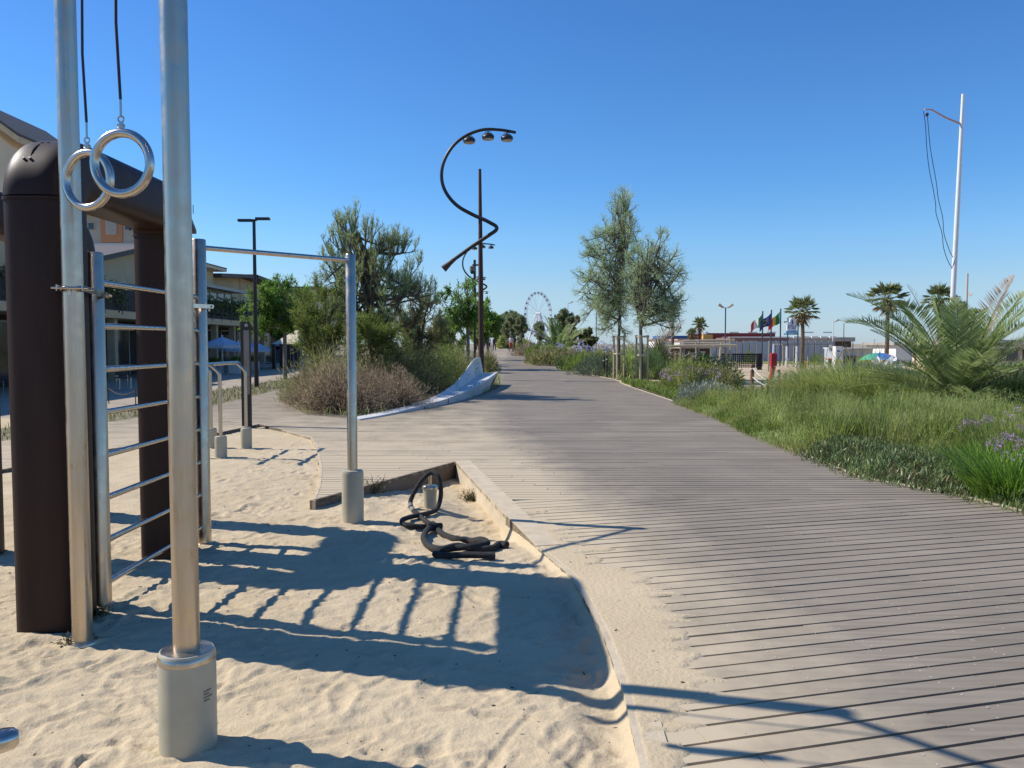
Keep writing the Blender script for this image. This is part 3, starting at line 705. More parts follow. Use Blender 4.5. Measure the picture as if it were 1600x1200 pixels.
# ------------------------------------------------------------------ sculpted concrete bench
mat('bench_concrete', (.62, .61, .59), .6, var=.08, scale=2.5, bump=.08, bscale=70)
bp = [G(*p) for p in [(562, 657), (600, 650.5), (650, 641), (700, 631), (745, 618.5), (768, 608.5), (778, 601)]]
bp = spl(bp, 8)[:-1] + [G(778, 601)]; nb = len(bp); cum = [0]
for a, b in zip(bp[:-1], bp[1:]): cum.append(cum[-1] + (b - a).length)
t = thing('concrete_bench', 'white sculpted concrete bench rising from a low kerb to a pointed back', 'bench', bp[-1])
sv, bv = [], []; sf, bf = [], []
for i, p in enumerate(bp):
    s_ = cum[i] / cum[-1]; d = (bp[min(i + 1, nb - 1)] - bp[max(i - 1, 0)]).normalized(); nl = Vector((-d.y, d.x, 0)); u = sm(s_)
    hf = .03 + .47 * float(sm(s_ * 1.02)) ; dp = .22 + .42 * float(sm((s_ - .1) / .8)); dp *= math.sqrt(max(0.02, 1 - max(0, (s_ - .93) / .07) ** 2)); un = .13 * float(sm((s_ - .25) / .7)) + .34 * float(sm((s_ - .8) / .2)); hb = hf + .02 + .56 * float(sm((s_ - .22) / .72)) ** 1.4
    prof = [(un, -.05), (un * .62, hf * .25), (un * .2, hf * .6), (-.008, hf - .04), (-.012, hf - .012), (.0, hf), (.03, hf + .002), (dp, hf - .04 * u), (dp + .14, hf - .05 * u), (dp + .14, -.05)]
    for k, (o_, z) in enumerate(prof): sv.append(p + nl * o_ + Vector((0, 0, z)))
    if .2 < s_ < .975:
        for (o_, z) in [(dp - .05, hf - .05 * u - .01), (dp + .06, hb - .01), (dp + .085, hb + .008), (dp + .115, hb), (dp + .15, hf - .09)]: bv.append(p + nl * o_ + Vector((0, 0, z)))
def loft(v, n, b):
    m = len(v) // n; f = [(i * n + k, (i + 1) * n + k, (i + 1) * n + (k + 1) % n, i * n + (k + 1) % n) for i in range(m - 1) for k in range(n)]
    return b.add(v, f + [tuple(range(n)), tuple((m - 1) * n + k for k in range(n - 1, -1, -1))])
loft(sv, 10, MB()).build('seat', 'bench_concrete', t, True); loft(bv, 5, MB()).build('backrest', 'bench_concrete', t, True)
for i in (int(nb * .38), int(nb * .5)):
    p = bp[i]; d = (bp[i + 1] - bp[i]).normalized(); nl = Vector((-d.y, d.x, 0)); s_ = cum[i] / cum[-1]; hf = .03 + .47 * float(sm(s_ * 1.02))
    MB().prism([p - nl * .014 + Vector((0, 0, 0)), p - nl * .016 + Vector((0, 0, hf)), p + nl * .05 + Vector((0, 0, hf + .004)), p + nl * .05], d * .012).build('joint', 'totem_dark', t)

# ------------------------------------------------------------------ lamps
mat('lamp_paint', (.030, .020, .017), .45, var=.1, scale=1); mat('lamp_glass', (.55, .50, .42), .2); mat('rust', (.075, .032, .020), .7, var=.2, scale=1.2)
def street_lamp(Y, label, full=True):
    x = P(751, 540, Y).x
    D0 = 35.0; g = float(gz(x, Y)); t = thing('street_lamp', label, 'street lamp', (x, Y, g), 'curled street lamps along the promenade')
    q = lambda px, py: P(px, py, D0) - P(750.5, 594.5, D0) * 1.0 + Vector((x, Y, g)) - Vector((0, 0, 0))
    base = P(751, 594.5, D0); f = lambda px, py, dy=0.0: Vector((x + P(px, py, D0).x - base.x, Y + dy, g + P(px, py, D0).z - base.z))
    MB().tube([f(752, 597), f(751, 430), f(749.7, 265)], [.125, .105, .062], 14).build('pole', 'rust' if full else 'lamp_paint', t, True)
    c = spl([f(806, 208), f(783, 204), (f(755, 203.5)), f(728, 213), f(707, 230), f(693, 255), f(690, 280), f(697, 302), f(714, 322), f(738, 336, -.0), f(757, 345, -.12), f(768, 351, -.17)], 6) + bend(f(768, 351, -.17), f(781, 358, -.18), f(757, 374, -.17), .3, 6) + [f(738, 386.5, -.17), f(711, 406, -.17)]
    n = len(c); MB().tube(c, [.060 + .022 * min(1, i / n * 1.4) for i in range(n)], 12).build('curled_arm', 'lamp_paint', t, True)
    a, b = f(711, 406, -.17), f(693, 422, -.17)
    MB().tube([a, a * .6 + b * .4, b], [.085, .10, .16], 14).build('flared_end', 'rust', t, True)
    for (px, py) in ((733, 211.5), (762.5, 206), (792, 208)):
        m = f(px, py); rd = .265
        h = MB().lathe((m.x, m.y, m.z - .36), [(.1, 0), (rd * .9, .02), (rd, .10), (rd * .92, .16), (rd * .5, .25), (.1, .28)], 18).build('lamp_head', 'lamp_paint', t, True)
        MB().lathe((m.x, m.y, m.z - .375), [(.05, 0), (rd * .8, .012), (rd * .88, .04)], 18).build('lens', 'lamp_glass', h, True)
        MB().tube([(m.x - rd, m.y, m.z - .22), (m.x - .08, m.y, m.z - .01), (m.x + .08, m.y, m.z - .01), (m.x + rd, m.y, m.z - .22)], .014, 6).tube([(m.x, m.y, m.z - .1), (m.x, m.y, m.z)], .03, 8).build('hanger', 'lamp_paint', t, True)
    return t
l0 = street_lamp(35, 'tall curled street lamp with three heads, nearest one by the bench')
for Y, lab in ((80, 'second curled street lamp behind the nearest one'), (120, 'third curled street lamp in the row along the promenade'), (153, 'fourth curled street lamp, small behind the third'), (188, 'farthest curled street lamp showing beside the tall pole')):
    px = {80: 749.5, 120: 744, 153: 751, 188: 757}[Y]; gx_ = P(px, 540, Y).x
    dup(l0, (gx_, Y, float(gz(gx_, Y))), lab)
cp = P(742, 540, 48); 
t = thing('camera_pole', 'thin dark pole with a round camera housing left of the nearest lamp', 'camera pole', (cp.x, 48, float(gz(cp.x, 48))))
MB().tube([(cp.x, 48, 0), (cp.x, 48, P(742, 406, 48).z)], .075, 10).build('pole', 'lamp_paint', t, True)
c = P(738, 418, 48); MB().lathe((c.x, 47.9, c.z - .25), [(.1, 0), (.16, .03), (.16, .3), (.05, .34)], 14).build('housing', 'totem_face', t, True)
MB().ball((c.x, 47.9, c.z - .28), .12, .12, .12, 12, 8).build('dome', 'lamp_paint', t, True)
MB().tube([(c.x, 48, c.z + .15), (c.x + .6, 48, c.z + .15)], .05, 8).build('bracket', 'lamp_paint', t, True)
tl = G(401, 605); top = P(397, 344, tl.y)
t = thing('street_lamp', 'brown T shaped street lamp with two flat heads by the left path', 'street lamp', tl)
MB().tube([tl, (tl.x, tl.y, 3.0), (tl.x, tl.y, top.z)], [.085, .07, .055], 14).build('pole', 'lamp_paint', t, True)
for sg in (-1, 1): MB().cbox((tl.x + sg * .32, tl.y, top.z + .02 + .03 * sg), (.5, .2, .085)).build('lamp_head', 'lamp_paint', t)
MB().cbox((tl.x, tl.y, top.z), (.2, .1, .06)).build('crosspiece', 'lamp_paint', t)
# rope fence stake by the left pavement
mat('thin_rope', (.10, .07, .05), .9)
a, b = G(170, 628), G(212, 632)
t = thing('rope_barrier', 'thin sagging rope between low stakes at the left path edge', 'barrier', (a.x, a.y, 0))
for p in (a, b): MB().tube([(p.x, p.y, -.1), (p.x, p.y, .42)], .015, 6).build('stake', 'thin_rope', t)
MB().tube([(a.x + (b.x - a.x) * u, a.y + (b.y - a.y) * u, .38 - .3 * u * (1 - u) * 2) for u in np.linspace(0, 1, 12)], .012, 6).build('rope', 'thin_rope', t, True)
# ------------------------------------------------------------------ vegetation
leafmat('ice_plant', [(0.099, 0.154, 0.050), (0.154, 0.220, 0.066), (0.121, 0.198, 0.088), (0.220, 0.242, 0.088), (0.132, 0.187, 0.061), (0.165, 0.220, 0.077), (0.187, 0.121, 0.066)], .25, .4, .4)
leafmat('soft_green', [(.26, .32, .065), (.33, .39, .09), (.29, .34, .11), (.40, .41, .15), (.36, .34, .14)], .5)
leafmat('lawn_green', [(0.230, 0.333, 0.069), (0.310, 0.414, 0.092), (0.391, 0.471, 0.138), (0.494, 0.483, 0.218), (0.287, 0.368, 0.092), (0.529, 0.471, 0.253)], .5)
leafmat('grass_tall', [(0.215, 0.323, 0.076), (0.301, 0.408, 0.097), (0.408, 0.473, 0.163), (0.581, 0.560, 0.280)], 0.50)
leafmat('plume', [(.30, .25, .15), (.38, .31, .20), (.25, .19, .11)], .4)
leafmat('strappy', [(0.116, 0.233, 0.028), (0.171, 0.310, 0.039), (0.248, 0.389, 0.062)], 0.50, .4)
leafmat('silver', [(0.276, 0.304, 0.235), (0.372, 0.400, 0.318), (0.456, 0.469, 0.386), (0.221, 0.262, 0.179)], .25, .8)
leafmat('blue_green', [(.10, .14, .09), (.145, .19, .125), (.19, .23, .165)], .25, .8)
leafmat('dry_bush', [(0.324, 0.232, 0.146), (0.454, 0.340, 0.227), (0.562, 0.443, 0.313), (0.270, 0.178, 0.108), (0.281, 0.238, 0.119)], .45, .9)
leafmat('olive', [(0.164, 0.179, 0.066), (0.251, 0.261, 0.096), (0.338, 0.327, 0.143), (0.413, 0.361, 0.186)], 0.45, .7)
leafmat('dark_olive', [(0.058, 0.078, 0.026), (0.091, 0.111, 0.036), (0.130, 0.137, 0.049)], .3)
leafmat('shrub_mid', [(0.145, 0.203, 0.043), (0.212, 0.289, 0.058), (0.289, 0.358, 0.086)], 0.45)
leafmat('pine', [(0.192, 0.263, 0.095), (0.283, 0.358, 0.136), (0.401, 0.465, 0.209), (0.546, 0.560, 0.321)], 0.45, .5)
leafmat('pine_low', [(0.120, 0.169, 0.039), (0.185, 0.239, 0.053), (0.261, 0.305, 0.076)], 0.50)
leafmat('tamarisk', [(0.325, 0.424, 0.222), (0.457, 0.570, 0.290), (0.591, 0.690, 0.384), (0.260, 0.337, 0.178)], 0.50, .7)
leafmat('acacia', [(0.089, 0.186, 0.024), (0.138, 0.261, 0.036), (0.207, 0.343, 0.055), (0.248, 0.358, 0.097)], 0.50, .45)
leafmat('far_tree', [(0.159, 0.205, 0.103), (0.227, 0.261, 0.136), (0.296, 0.319, 0.182)], 0.40)
leafmat('palm', [(0.186, 0.265, 0.087), (0.295, 0.372, 0.132), (0.433, 0.480, 0.218)], 0.45, .4, .4)
leafmat('palm_young', [(.12, .20, .015), (.17, .26, .03), (.20, .28, .05)], .45, .4, .4)
leafmat('palm_dry', [(.26, .21, .16), (.36, .30, .24), (.46, .40, .33)], .3, .8)
leafmat('fan', [(0.084, 0.122, 0.041), (0.139, 0.177, 0.056), (0.214, 0.233, 0.094)], 0.40, .4, .4)
leafmat('fan_dry', [(.20, .15, .08), (.28, .22, .12), (.14, .10, .055)], .2, .8)
leafmat('violet', [(.42, .24, .46), (.54, .34, .58), (.48, .28, .44), (.62, .46, .64)], .35, .7)
leafmat('lilac', [(.36, .36, .62), (.46, .46, .72), (.52, .52, .74)], .35, .7)
leafmat('ivy', [(.05, .075, .02), (.09, .12, .035), (.16, .18, .07)], .3)
leafmat('verge_grass', [(.085, .13, .022), (.13, .18, .035), (.20, .22, .07), (.25, .22, .10)], .35)
mat('bark', (.12, .095, .07), .9, var=.35, scale=8, stretch=(4, 4, .8), bump=.6, bscale=20)
mat('bark_grey', (.20, .175, .145), .9, var=.3, scale=8, stretch=(4, 4, .8), bump=.5, bscale=20)
mat('palm_bark', (.13, .095, .065), .95, var=.4, scale=10, bump=.8, bscale=16)
mat('twig', (.16, .12, .085), .9, var=.3, scale=9)

def tubes_np(lines, rads, n=5):
    """many tapered polylines as one mesh; all lines the same number of points"""
    A = np.asarray(lines, float); M, K, _ = A.shape; D = np.gradient(A, axis=1); D = unit(D)
    ref = np.where(np.abs(D[..., 2:3]) > .9, [[[1., 0, 0]]], [[[0, 0, 1.]]]); U = unit(np.cross(D, ref)); W_ = np.cross(D, U)
    a = 2 * np.pi * np.arange(n) / n; rr = np.asarray(rads).reshape(M, K, 1, 1) if np.ndim(rads) == 2 else np.broadcast_to(np.asarray(rads).reshape(-1, 1, 1, 1), (M, K, 1, 1))
    V = A[:, :, None] + (U[:, :, None] * np.cos(a)[None, None, :, None] + W_[:, :, None] * np.sin(a)[None, None, :, None]) * rr
    i = np.arange(M)[:, None, None] * K * n + np.arange(K - 1)[None, :, None] * n; k = np.arange(n)[None, None]
    Q = np.stack([i + k, i + (k + 1) % n, i + n + (k + 1) % n, i + n + k], -1).reshape(-1, 4)
    return V.reshape(-1, 3), Q
def curve(p0, p1, side, K=8):
    """bowed lines from p0 to p1"""
    t = np.linspace(0, 1, K)[None, :, None]; return p0[:, None] * (1 - t) + p1[:, None] * t + side[:, None] * (4 * t * (1 - t))
def branches(lines, m, t0, lo, hi, up, spread, K=6):
    """side branches off every line: start, bowed, lengths lo..hi shrinking to the tip"""
    A = np.asarray(lines); M, KK, _ = A.shape; t = R.uniform(t0, .98, (M, m)); f = t * (KK - 1); i = np.minimum(f.astype(int), KK - 2); fr = (f - i)[..., None]
    r_ = np.arange(M)[:, None]; p = A[r_, i] * (1 - fr) + A[r_, i + 1] * fr; d = unit(A[r_, i + 1] - A[r_, i])
    q = unit(d + R.normal(0, spread, (M, m, 3)) + np.array([0, 0, up])); L_ = R.uniform(lo, hi, (M, m, 1)) * (1.12 - .75 * ((t[..., None] - t0) / (1 - t0)))
    p = p.reshape(-1, 3); q = q.reshape(-1, 3); L_ = L_.reshape(-1, 1)
    return curve(p, p + q * L_ + np.array([0, 0, 1.]) * L_ * up * .25, R.normal(0, .05, (len(p), 3)) * L_, K)
def on_lines(lines, m, t0=0.0):
    A = np.asarray(lines); M, KK, _ = A.shape; t = R.uniform(t0, 1, (M, m)); f = t * (KK - 1); i = np.minimum(f.astype(int), KK - 2); fr = (f - i)[..., None]; r_ = np.arange(M)[:, None]
    p = A[r_, i] * (1 - fr) + A[r_, i + 1] * fr; d = unit(A[r_, i + 1] - A[r_, i]); return p.reshape(-1, 3), d.reshape(-1, 3)
def tree(name, label, cat, base, trunk, tips, m1, l1, m2, l2, m3, leaf, lmat, bark='bark', up=.5, spread=.55, r0=.09, forks=(.35, .8), ang=.6, group=None, t0=.12, flat=False):
    """trunk: polyline; tips: where the main limbs end. Leaves (length, width) sit along the finest twigs"""
    t = thing(name, label, cat, base, group); tr = [Vector(p) for p in trunk]
    rr = [r0 * (1 - .45 * i / (len(tr) - 1)) for i in range(len(tr))]; b = MB().tube(spl(tr, 4), list(np.interp(np.arange((len(tr) - 1) * 4 + 1) / 4, range(len(tr)), rr)), 10)
    tn = np.array([tuple(p) for p in spl(tr, 4)]); p1 = np.array([tuple(p) for p in tips]); f = R.uniform(forks[0], forks[1], len(p1)) * (len(tn) - 1); p0 = tn[f.astype(int)]
    L0 = curve(p0, p1, R.normal(0, .05, (len(p1), 3)) * np.linalg.norm(p1 - p0, axis=1, keepdims=True) + np.array([0, 0, -.04]) * np.linalg.norm(p1 - p0, axis=1, keepdims=True), 9)
    Lb = branches(L0, m1, t0, l1[0], l1[1], up, spread); Lc = branches(Lb, m2, .1, l2[0], l2[1], up, spread, 4)
    tk = b.build('trunk', bark, t, True)
    v0 = tubes_np(L0, np.linspace(r0 * .5, .008, 9)[None].repeat(len(L0), 0), 6); v1 = tubes_np(Lb, np.linspace(.016, .006, 6)[None].repeat(len(Lb), 0), 4)
    v, q, _ = join(v0, v1); leaves('limbs', v, q, None, bark, t, 'stuff')
    a = [on_lines(Lc, m3), on_lines(Lb, max(2, m3 // 2), .25), on_lines(L0, m3 * 2, .45)]
    c = np.concatenate([x[0] for x in a]); d = np.concatenate([x[1] for x in a]); d = unit(d + R.normal(0, ang, d.shape) + np.array([0, 0, .15 * up]))
    V, Q = diamonds(c, d, leaf[0] * R.uniform(.6, 1.3, len(c)), leaf[1], unit(R.normal(0, .35, c.shape) + np.array([0, 0, 1.])) if flat else None); cr = leaves('crown', V, Q, None, lmat, t, 'stuff')
    return t
def px_tips(pts, Y, dy=1.0): return [P(x, y, Y + R.uniform(-dy, dy)) for x, y in pts]

# --- the big shrub masses are domes of twigs and leaves
def shrub(name, label, c, rx, ry, h, n, leaf, m, group=None, stems=160, sm_=None, upw=.9, cat='shrub', flat=.35, shell=.45, lump=.18):
    """dome shaped shrub: leaves in the outer part of an uneven dome, stems from the foot"""
    t = thing(name, label, cat, c, group); d = rdir(n); d[:, 2] = np.abs(d[:, 2])
    ph = R.uniform(0, 6.28, 6); az = np.arctan2(d[:, 1], d[:, 0]); wob = 1 + lump * (np.sin(3 * az + ph[0] + 3 * d[:, 2]) + .7 * np.sin(5 * az + ph[1] - 4 * d[:, 2]) + .5 * np.sin(9 * az + ph[2] + 7 * d[:, 2]))
    r_ = (1 - shell * R.random(n) ** 1.6) * wob * R.uniform(.93, 1.07, n); p = d * r_[:, None] * np.array([rx, ry, h]); p[:, 2] *= 1 - flat * .2
    dr = unit(d * np.array([1 / rx, 1 / ry, .6 / h]) * h + R.normal(0, .45, (n, 3)) + np.array([0, 0, upw]))
    V, Q = diamonds(p + np.array(c), dr, leaf[0] * R.uniform(.5, 1.4, n), leaf[1]); leaves('foliage', V, Q, None, m, t, 'stuff')
    if stems:
        k = R.integers(0, n, stems); p1 = p[k] * .97 + np.array(c); p0 = np.array(c) + p[k] * np.array([.12, .12, 0]) + np.array([0, 0, -.02])
        V, Q = tubes_np(curve(p0, p1, R.normal(0, .04, (stems, 3)), 5), np.linspace(.011, .003, 5)[None].repeat(stems, 0), 3); leaves('stems', V, Q, None, sm_ or 'twig', t, 'stuff')
    return t
def tuft(name, label, c, r, h, n, wd, m, group=None, lean=(.25, 1.0), cat='grass clump', bend=1.9):
    t = thing(name, label, cat, c, group); a = R.uniform(0, 6.28, n); q = R.random(n) ** .6
    p = np.stack([c[0] + np.cos(a) * q * r, c[1] + np.sin(a) * q * r, np.full(n, c[2] - .02)], 1)
    V, Q, T = blades(p, a + R.normal(0, .5, n), lean[0] + (lean[1] - lean[0]) * q * R.uniform(.6, 1.2, n), h * (.35 + .8 * R.random(n) ** .8), wd, bend)
    leaves('blades', V, Q, T, m, t, 'stuff'); return t
def umbels(px, t, stemm='strappy', m='violet', rr=.04, n=34, foot=None, h=None):
    """flower heads on stalks at given places"""
    V_, Q_ = [], []; b = MB()
    for p in px:
        p = Vector(p); d = rdir(n); c = np.array(p) + d * rr * R.uniform(.5, 1, (n, 1)); v, q = diamonds(c, d, rr * .6, rr * .35); V_.append((v, q))
        b.tube([(p.x + R.normal(0, .03), p.y, (foot if foot is not None else p.z - h)), (p.x, p.y, p.z)], .005, 4)
    v, q, _ = join(*V_); leaves('flowers', v, q, None, m, t, 'stuff'); b.build('flower_stalks', stemm, t, kind='stuff')

# ---------------- right bed, from near to far
def strip(poly, n): return scatter([(p[0], p[1]) for p in poly], n)
E = lambda px, py, dx=0.0, dy=0.0: (lambda g: (g.x + dx, g.y + dy))(G(px, py))
edge = [E(1055, 629), E(1130, 656), E(1180, 681), E(1255, 711), E(1340, 746), E(1500, 776), E(1600, 801), (5.3, 6.2)]
rng_off = lambda k: [(x + k * .55, y + k * .35) for x, y in edge]
# ice plant carpet along the deck
pol = edge[3:] + [(x + 1.5, y + .75) for x, y in edge[3:][::-1]]
n = 21000; x, y = strip(pol, n); dd = np.min([seg(x, y, a, b) for a, b in zip(edge[2:-1], edge[3:])], 0)
z = .02 + .22 * sm(dd / .55) + .06 * vnoise(x, y, .35) - .03 * R.random(n); x -= .22 * (R.random(n) < .5) * R.random(n) * (dd < .4); 
V, Q, T = blades(np.stack([x, y, z - .05], 1), R.uniform(0, 6.28, n), R.uniform(.1, .9, n), R.uniform(.06, .13, n), .014, 1.4)
o = leaves('ice_plant_carpet', V, Q, T, 'ice_plant', None, 'stuff'); tag(o, 'dark green ice plant carpet along the near right edge of the boardwalk', 'ground cover')
# soft green feathery carpet behind
pol = [edge[0], edge[1], edge[2], edge[3], (edge[3][0] + .9, edge[3][1] + .35), (edge[4][0] + 1.2, edge[4][1] + .6), (edge[5][0] + 1.3, edge[5][1] + .75), (7.0, 9.0), (9.2, 12), (8.6, 15), (6.6, 16.5), (5.4, 20.0)]
n = 36000; x, y = strip(pol, n); dd = np.min([seg(x, y, a, b) for a, b in zip(edge[:4], edge[1:5])], 0)
k = 210; kx_, ky_ = strip(pol, k); kr = R.uniform(.26, .6, k); kh = R.uniform(.55, 1.25, k); kc = R.integers(0, 10, k)
D2 = np.hypot(x[:, None] - kx_[None], y[:, None] - ky_[None]) / kr[None]; ci = D2.argmin(1); dm = np.sqrt(np.clip(1 - D2.min(1) ** 2, 0, 1))
hh = (.19 + .46 * sm(dd / .9)) * (.42 + .75 * dm * kh[ci]) * R.uniform(.6, 1.1, n); x = x - (.20 * R.random(n)) * (dd < .25)
for nm, m_, sel, lab in (('soft_green_carpet', 'soft_green', kc[ci] < 6, 'soft bright yellow green clumps of feathery ground cover sloping to the boardwalk'), ('deep_green_carpet', 'shrub_mid', (kc[ci] >= 6) & (kc[ci] < 8), 'deeper green clumps scattered through the feathery ground cover'), ('pale_grass_carpet', 'grass_tall', kc[ci] >= 8, 'pale grassy clumps scattered through the feathery ground cover')):
    xs_, ys_, h_ = x[sel], y[sel], hh[sel]; m = len(xs_); out = np.stack([xs_ - kx_[ci[sel]], ys_ - ky_[ci[sel]]], 1); az = np.arctan2(out[:, 1], out[:, 0]) + R.normal(0, .7, m)
    V, Q, T = blades(np.stack([xs_, ys_, np.full(m, -.02)], 1), az, np.clip(.12 + .55 * D2.min(1)[sel], 0, .9) * R.uniform(.6, 1.2, m), h_, .0095 if m_ != 'shrub_mid' else .013, 1.5)
    c = np.stack([xs_, ys_, h_ * R.uniform(.25, .95, m)], 1); d = rdir(m); d[:, 2] = np.abs(d[:, 2]) + .5; V2, Q2 = diamonds(c, unit(d), .075, .009)
    v, q, f = join((V, Q, T), (V2, Q2)); o = leaves(nm, v, q, f, m_, None, 'stuff'); tag(o, lab, 'ground cover')
# low carpets further along
def carpet(name, label, pol, n, h, m, wd=.02, lean=(.1, .8)):
    x, y = strip(pol, n); z = np.array(gz(x, y)); hh = h * (1 + .7 * vnoise(x, y, .5)) * R.uniform(.4, 1.1, n); V, Q, T = blades(np.stack([x, y, z - .02], 1), R.uniform(0, 6.28, n), R.uniform(lean[0], lean[1], n), hh, wd, 1.4)
    o = leaves(name, V, Q, T, m, None, 'stuff'); return tag(o, label, 'ground cover')
carpet('creeping_carpet', 'low dark green creeping plants at the boardwalk corner below the staked trees', [E(970, 597), E(1000, 606), E(1055, 626), E(1062, 622, .3), E(1060, 612, .4), E(1035, 603), E(985, 596)], 6000, .24, 'shrub_mid', .03)
carpet('creeping_carpet', 'dark low plants below the silver shrub at the deck edge', [E(1058, 627), E(1128, 654), E(1140, 640), E(1120, 625), E(1065, 618)], 6000, .22, 'ice_plant', .026)
def mound(px, py, wpx, hpx, name, label, n, leaf, m, ry=None, **k):
    g = G(px, py); s_ = g.y / F; return shrub(name, label, g + Vector((0, (ry or wpx * s_ / 2) * .8, 0)), wpx * s_ / 2, ry or wpx * s_ / 2, hpx * s_ * 1.04, n, leaf, m, **k)
mound(1112, 634, 100, 32, 'silver_shrub', 'silvery grey shrub at the deck edge in front of the violet flowers', 5200, (.09, .022), 'silver', ry=.6, stems=60)
mound(1200, 631, 60, 13, 'silver_shrub', 'small silvery plant left of the bollards behind the green carpet', 2200, (.08, .02), 'silver', ry=.5, stems=30)
t = mound(1082, 613, 92, 46, 'flowering_shrub', 'light green perennial mound with violet flower heads', 5200, (.14, .022), 'soft_green', ry=.8, stems=60)
umbels([G(px, py, 0) * 0 + P(px, py, t.location.y - .45 + R.uniform(-.3, .3)) for px, py in [(1035, 584), (1043, 578), (1047, 590), (1057, 583), (1065, 580), (1072, 586), (1078, 576), (1085, 582), (1093, 577), (1098, 587), (1106, 582), (1116, 579), (1122, 585), (1062, 590), (1086, 590), (1040, 588)]], t, rr=.085, h=.35)
mound(1098, 600, 108, 40, 'leafy_shrub', 'round leafy green shrub behind the violet flower heads', 7000, (.13, .05), 'shrub_mid', ry=1.0, stems=60, upw=.3)
mound(1140, 610, 60, 33, 'leafy_shrub', 'olive leafy shrub reaching right towards the red brown bollard', 3000, (.12, .045), 'olive', ry=.8, stems=40, upw=.3)
mound(1060, 594, 50, 16, 'leafy_shrub', 'small bright shrub under the rope fence', 2200, (.12, .05), 'soft_green', ry=.7, stems=20)
# tall fountain grasses
for px, py, r_, h, n, lab in ((1275, 632, .75, 1.02, 2600, 'left clump of tall arching fountain grass behind the green carpet'), (1335, 636, .8, 1.06, 3000, 'middle clump of tall fountain grass in front of the white kiosk'), (1392, 641, .7, .98, 2400, 'right clump of tall fountain grass left of the big palm'), (1262, 622, .5, .72, 1300, 'low clump of fountain grass beside the bollards'), (1425, 645, .5, .72, 1400, 'short clump of grass at the foot of the palm fronds')):
    g = G(px, py); h *= R.uniform(1.12, 1.5); t = tuft('fountain_grass', lab, g, r_, h, n, .013, 'lawn_green', 'fountain grasses in the right bed', (.2, 1.35))
    k = 10; a = R.uniform(0, 6.28, k); p0 = np.array(g) + np.stack([np.cos(a), np.sin(a), 0 * a], 1) * .2; p1 = p0 + np.stack([np.cos(a) * .35, np.sin(a) * .35, np.full(k, h * 1.05)], 1) + R.normal(0, .08, (k, 3))
    L_ = curve(p0, p1, np.array([[0, 0, .06]]).repeat(k, 0), 6); v1 = tubes_np(L_, .004, 3); c, d = on_lines(L_[:, 4:], 26); v2 = diamonds(c, unit(d + R.normal(0, .5, d.shape)), .035, .006); v, q, _ = join(v1, v2); leaves('seed_plumes', v, q, None, 'plume', t, 'stuff')
# grassy stems behind the carpet
carpet('grass_fringe', 'upright green grass stems in front of the big palm', [E(1430, 652), E(1500, 660), E(1600, 668), (9.5, 12.5), (9.0, 16), (6.9, 17.0)], 7000, .55, 'grass_tall', .012, (.05, .35))
# society garlic with violet heads at the right edge
def garlic(px, py, r_, h, n, lab, heads, Y):
    g = G(px, py); t = tuft('society_garlic', lab, g, r_, h, n, .012, 'strappy', 'society garlic clumps at the right edge', (.2, .9), 'flowering plant', 1.7)
    if heads: umbels([P(a, b, Y + R.uniform(-.25, .25)) for a, b in heads], t, rr=.034, h=.3)
garlic(1580, 780, .34, .62, 900, 'bright green strappy clump at the right picture edge beside the deck', [(1582, 722), (1592, 715), (1572, 710), (1560, 700), (1596, 690), (1584, 684)], 8.3)
garlic(1535, 752, .34, .55, 700, 'strappy clump with pale blades left of the right edge clump', [(1553, 688), (1563, 691), (1545, 694), (1570, 680)], 9.0)
garlic(1608, 742, .4, .66, 800, 'strappy clump with violet heads half out of the right edge', [(1574, 683), (1594, 668), (1588, 700)], 9.2)
garlic(1520, 705, .4, .6, 600, 'violet flowering clump behind the dark ice plant', [(1503, 668), (1510, 658), (1518, 661), (1526, 662), (1533, 660), (1545, 657), (1508, 663), (1541, 652), (1550, 656), (1567, 660), (1583, 653)], 10.6)
garlic(1590, 700, .45, .6, 700, 'tall violet flowering clump under the palm at the right edge', [(1575, 683), (1582, 651), (1596, 658), (1590, 640), (1572, 646)], 11.0)
for px, py, Y, rx, h, m_, lab in ((1535, 655, 18.5, .8, .75, 'shrub_mid', 'dark leafy plant at the right foot of the big palm'), (1590, 660, 17.5, .9, .9, 'shrub_mid', 'broad leafy plant under the palm at the right edge'), (1640, 650, 19.5, 1.2, 1.1, 'dark_olive', 'dark shrub cut off by the right edge behind the violet flowers'), (1455, 655, 18.6, .6, .6, 'grass_tall', 'grassy tuft at the left foot of the big palm'), (1570, 640, 21.5, 1.1, 1.0, 'olive', 'olive shrub behind the big palm')):
    c = P(px, 540, Y); shrub('leafy_plant', lab, Vector((c.x, Y, 0)), rx, rx, h, 2600, (.16, .035), m_, stems=40, upw=.7)

# ---------------- beyond the crossing path
mound(938, 588, 78, 30, 'lavender_shrub', 'round grey green lavender cushion left of the short black bollard', 4200, (.12, .03), 'blue_green', ry=1.2, stems=30)
mound(978, 590, 44, 26, 'lavender_shrub', 'smaller grey green cushion under the left staked tree', 2200, (.12, .03), 'blue_green', ry=1.0, stems=20)
mound(905, 577, 60, 22, 'lavender_shrub', 'low blue green cushion at the deck edge beyond the lavender', 2200, (.13, .035), 'blue_green', ry=1.2, stems=20)
mound(898, 571, 56, 24, 'dry_grass_clump', 'pinkish dry grass clump leaning over the deck edge', 2200, (.22, .025), 'plume', ry=1.2, stems=20)
mound(868, 566, 44, 24, 'leafy_shrub', 'dark green dome shrub at the deck edge by the low palm', 2400, (.16, .05), 'shrub_mid', ry=1.3, stems=20)
mound(843, 558, 40, 18, 'leafy_shrub', 'dry olive shrub at the far deck edge', 1500, (.18, .05), 'olive', ry=1.5, stems=12)
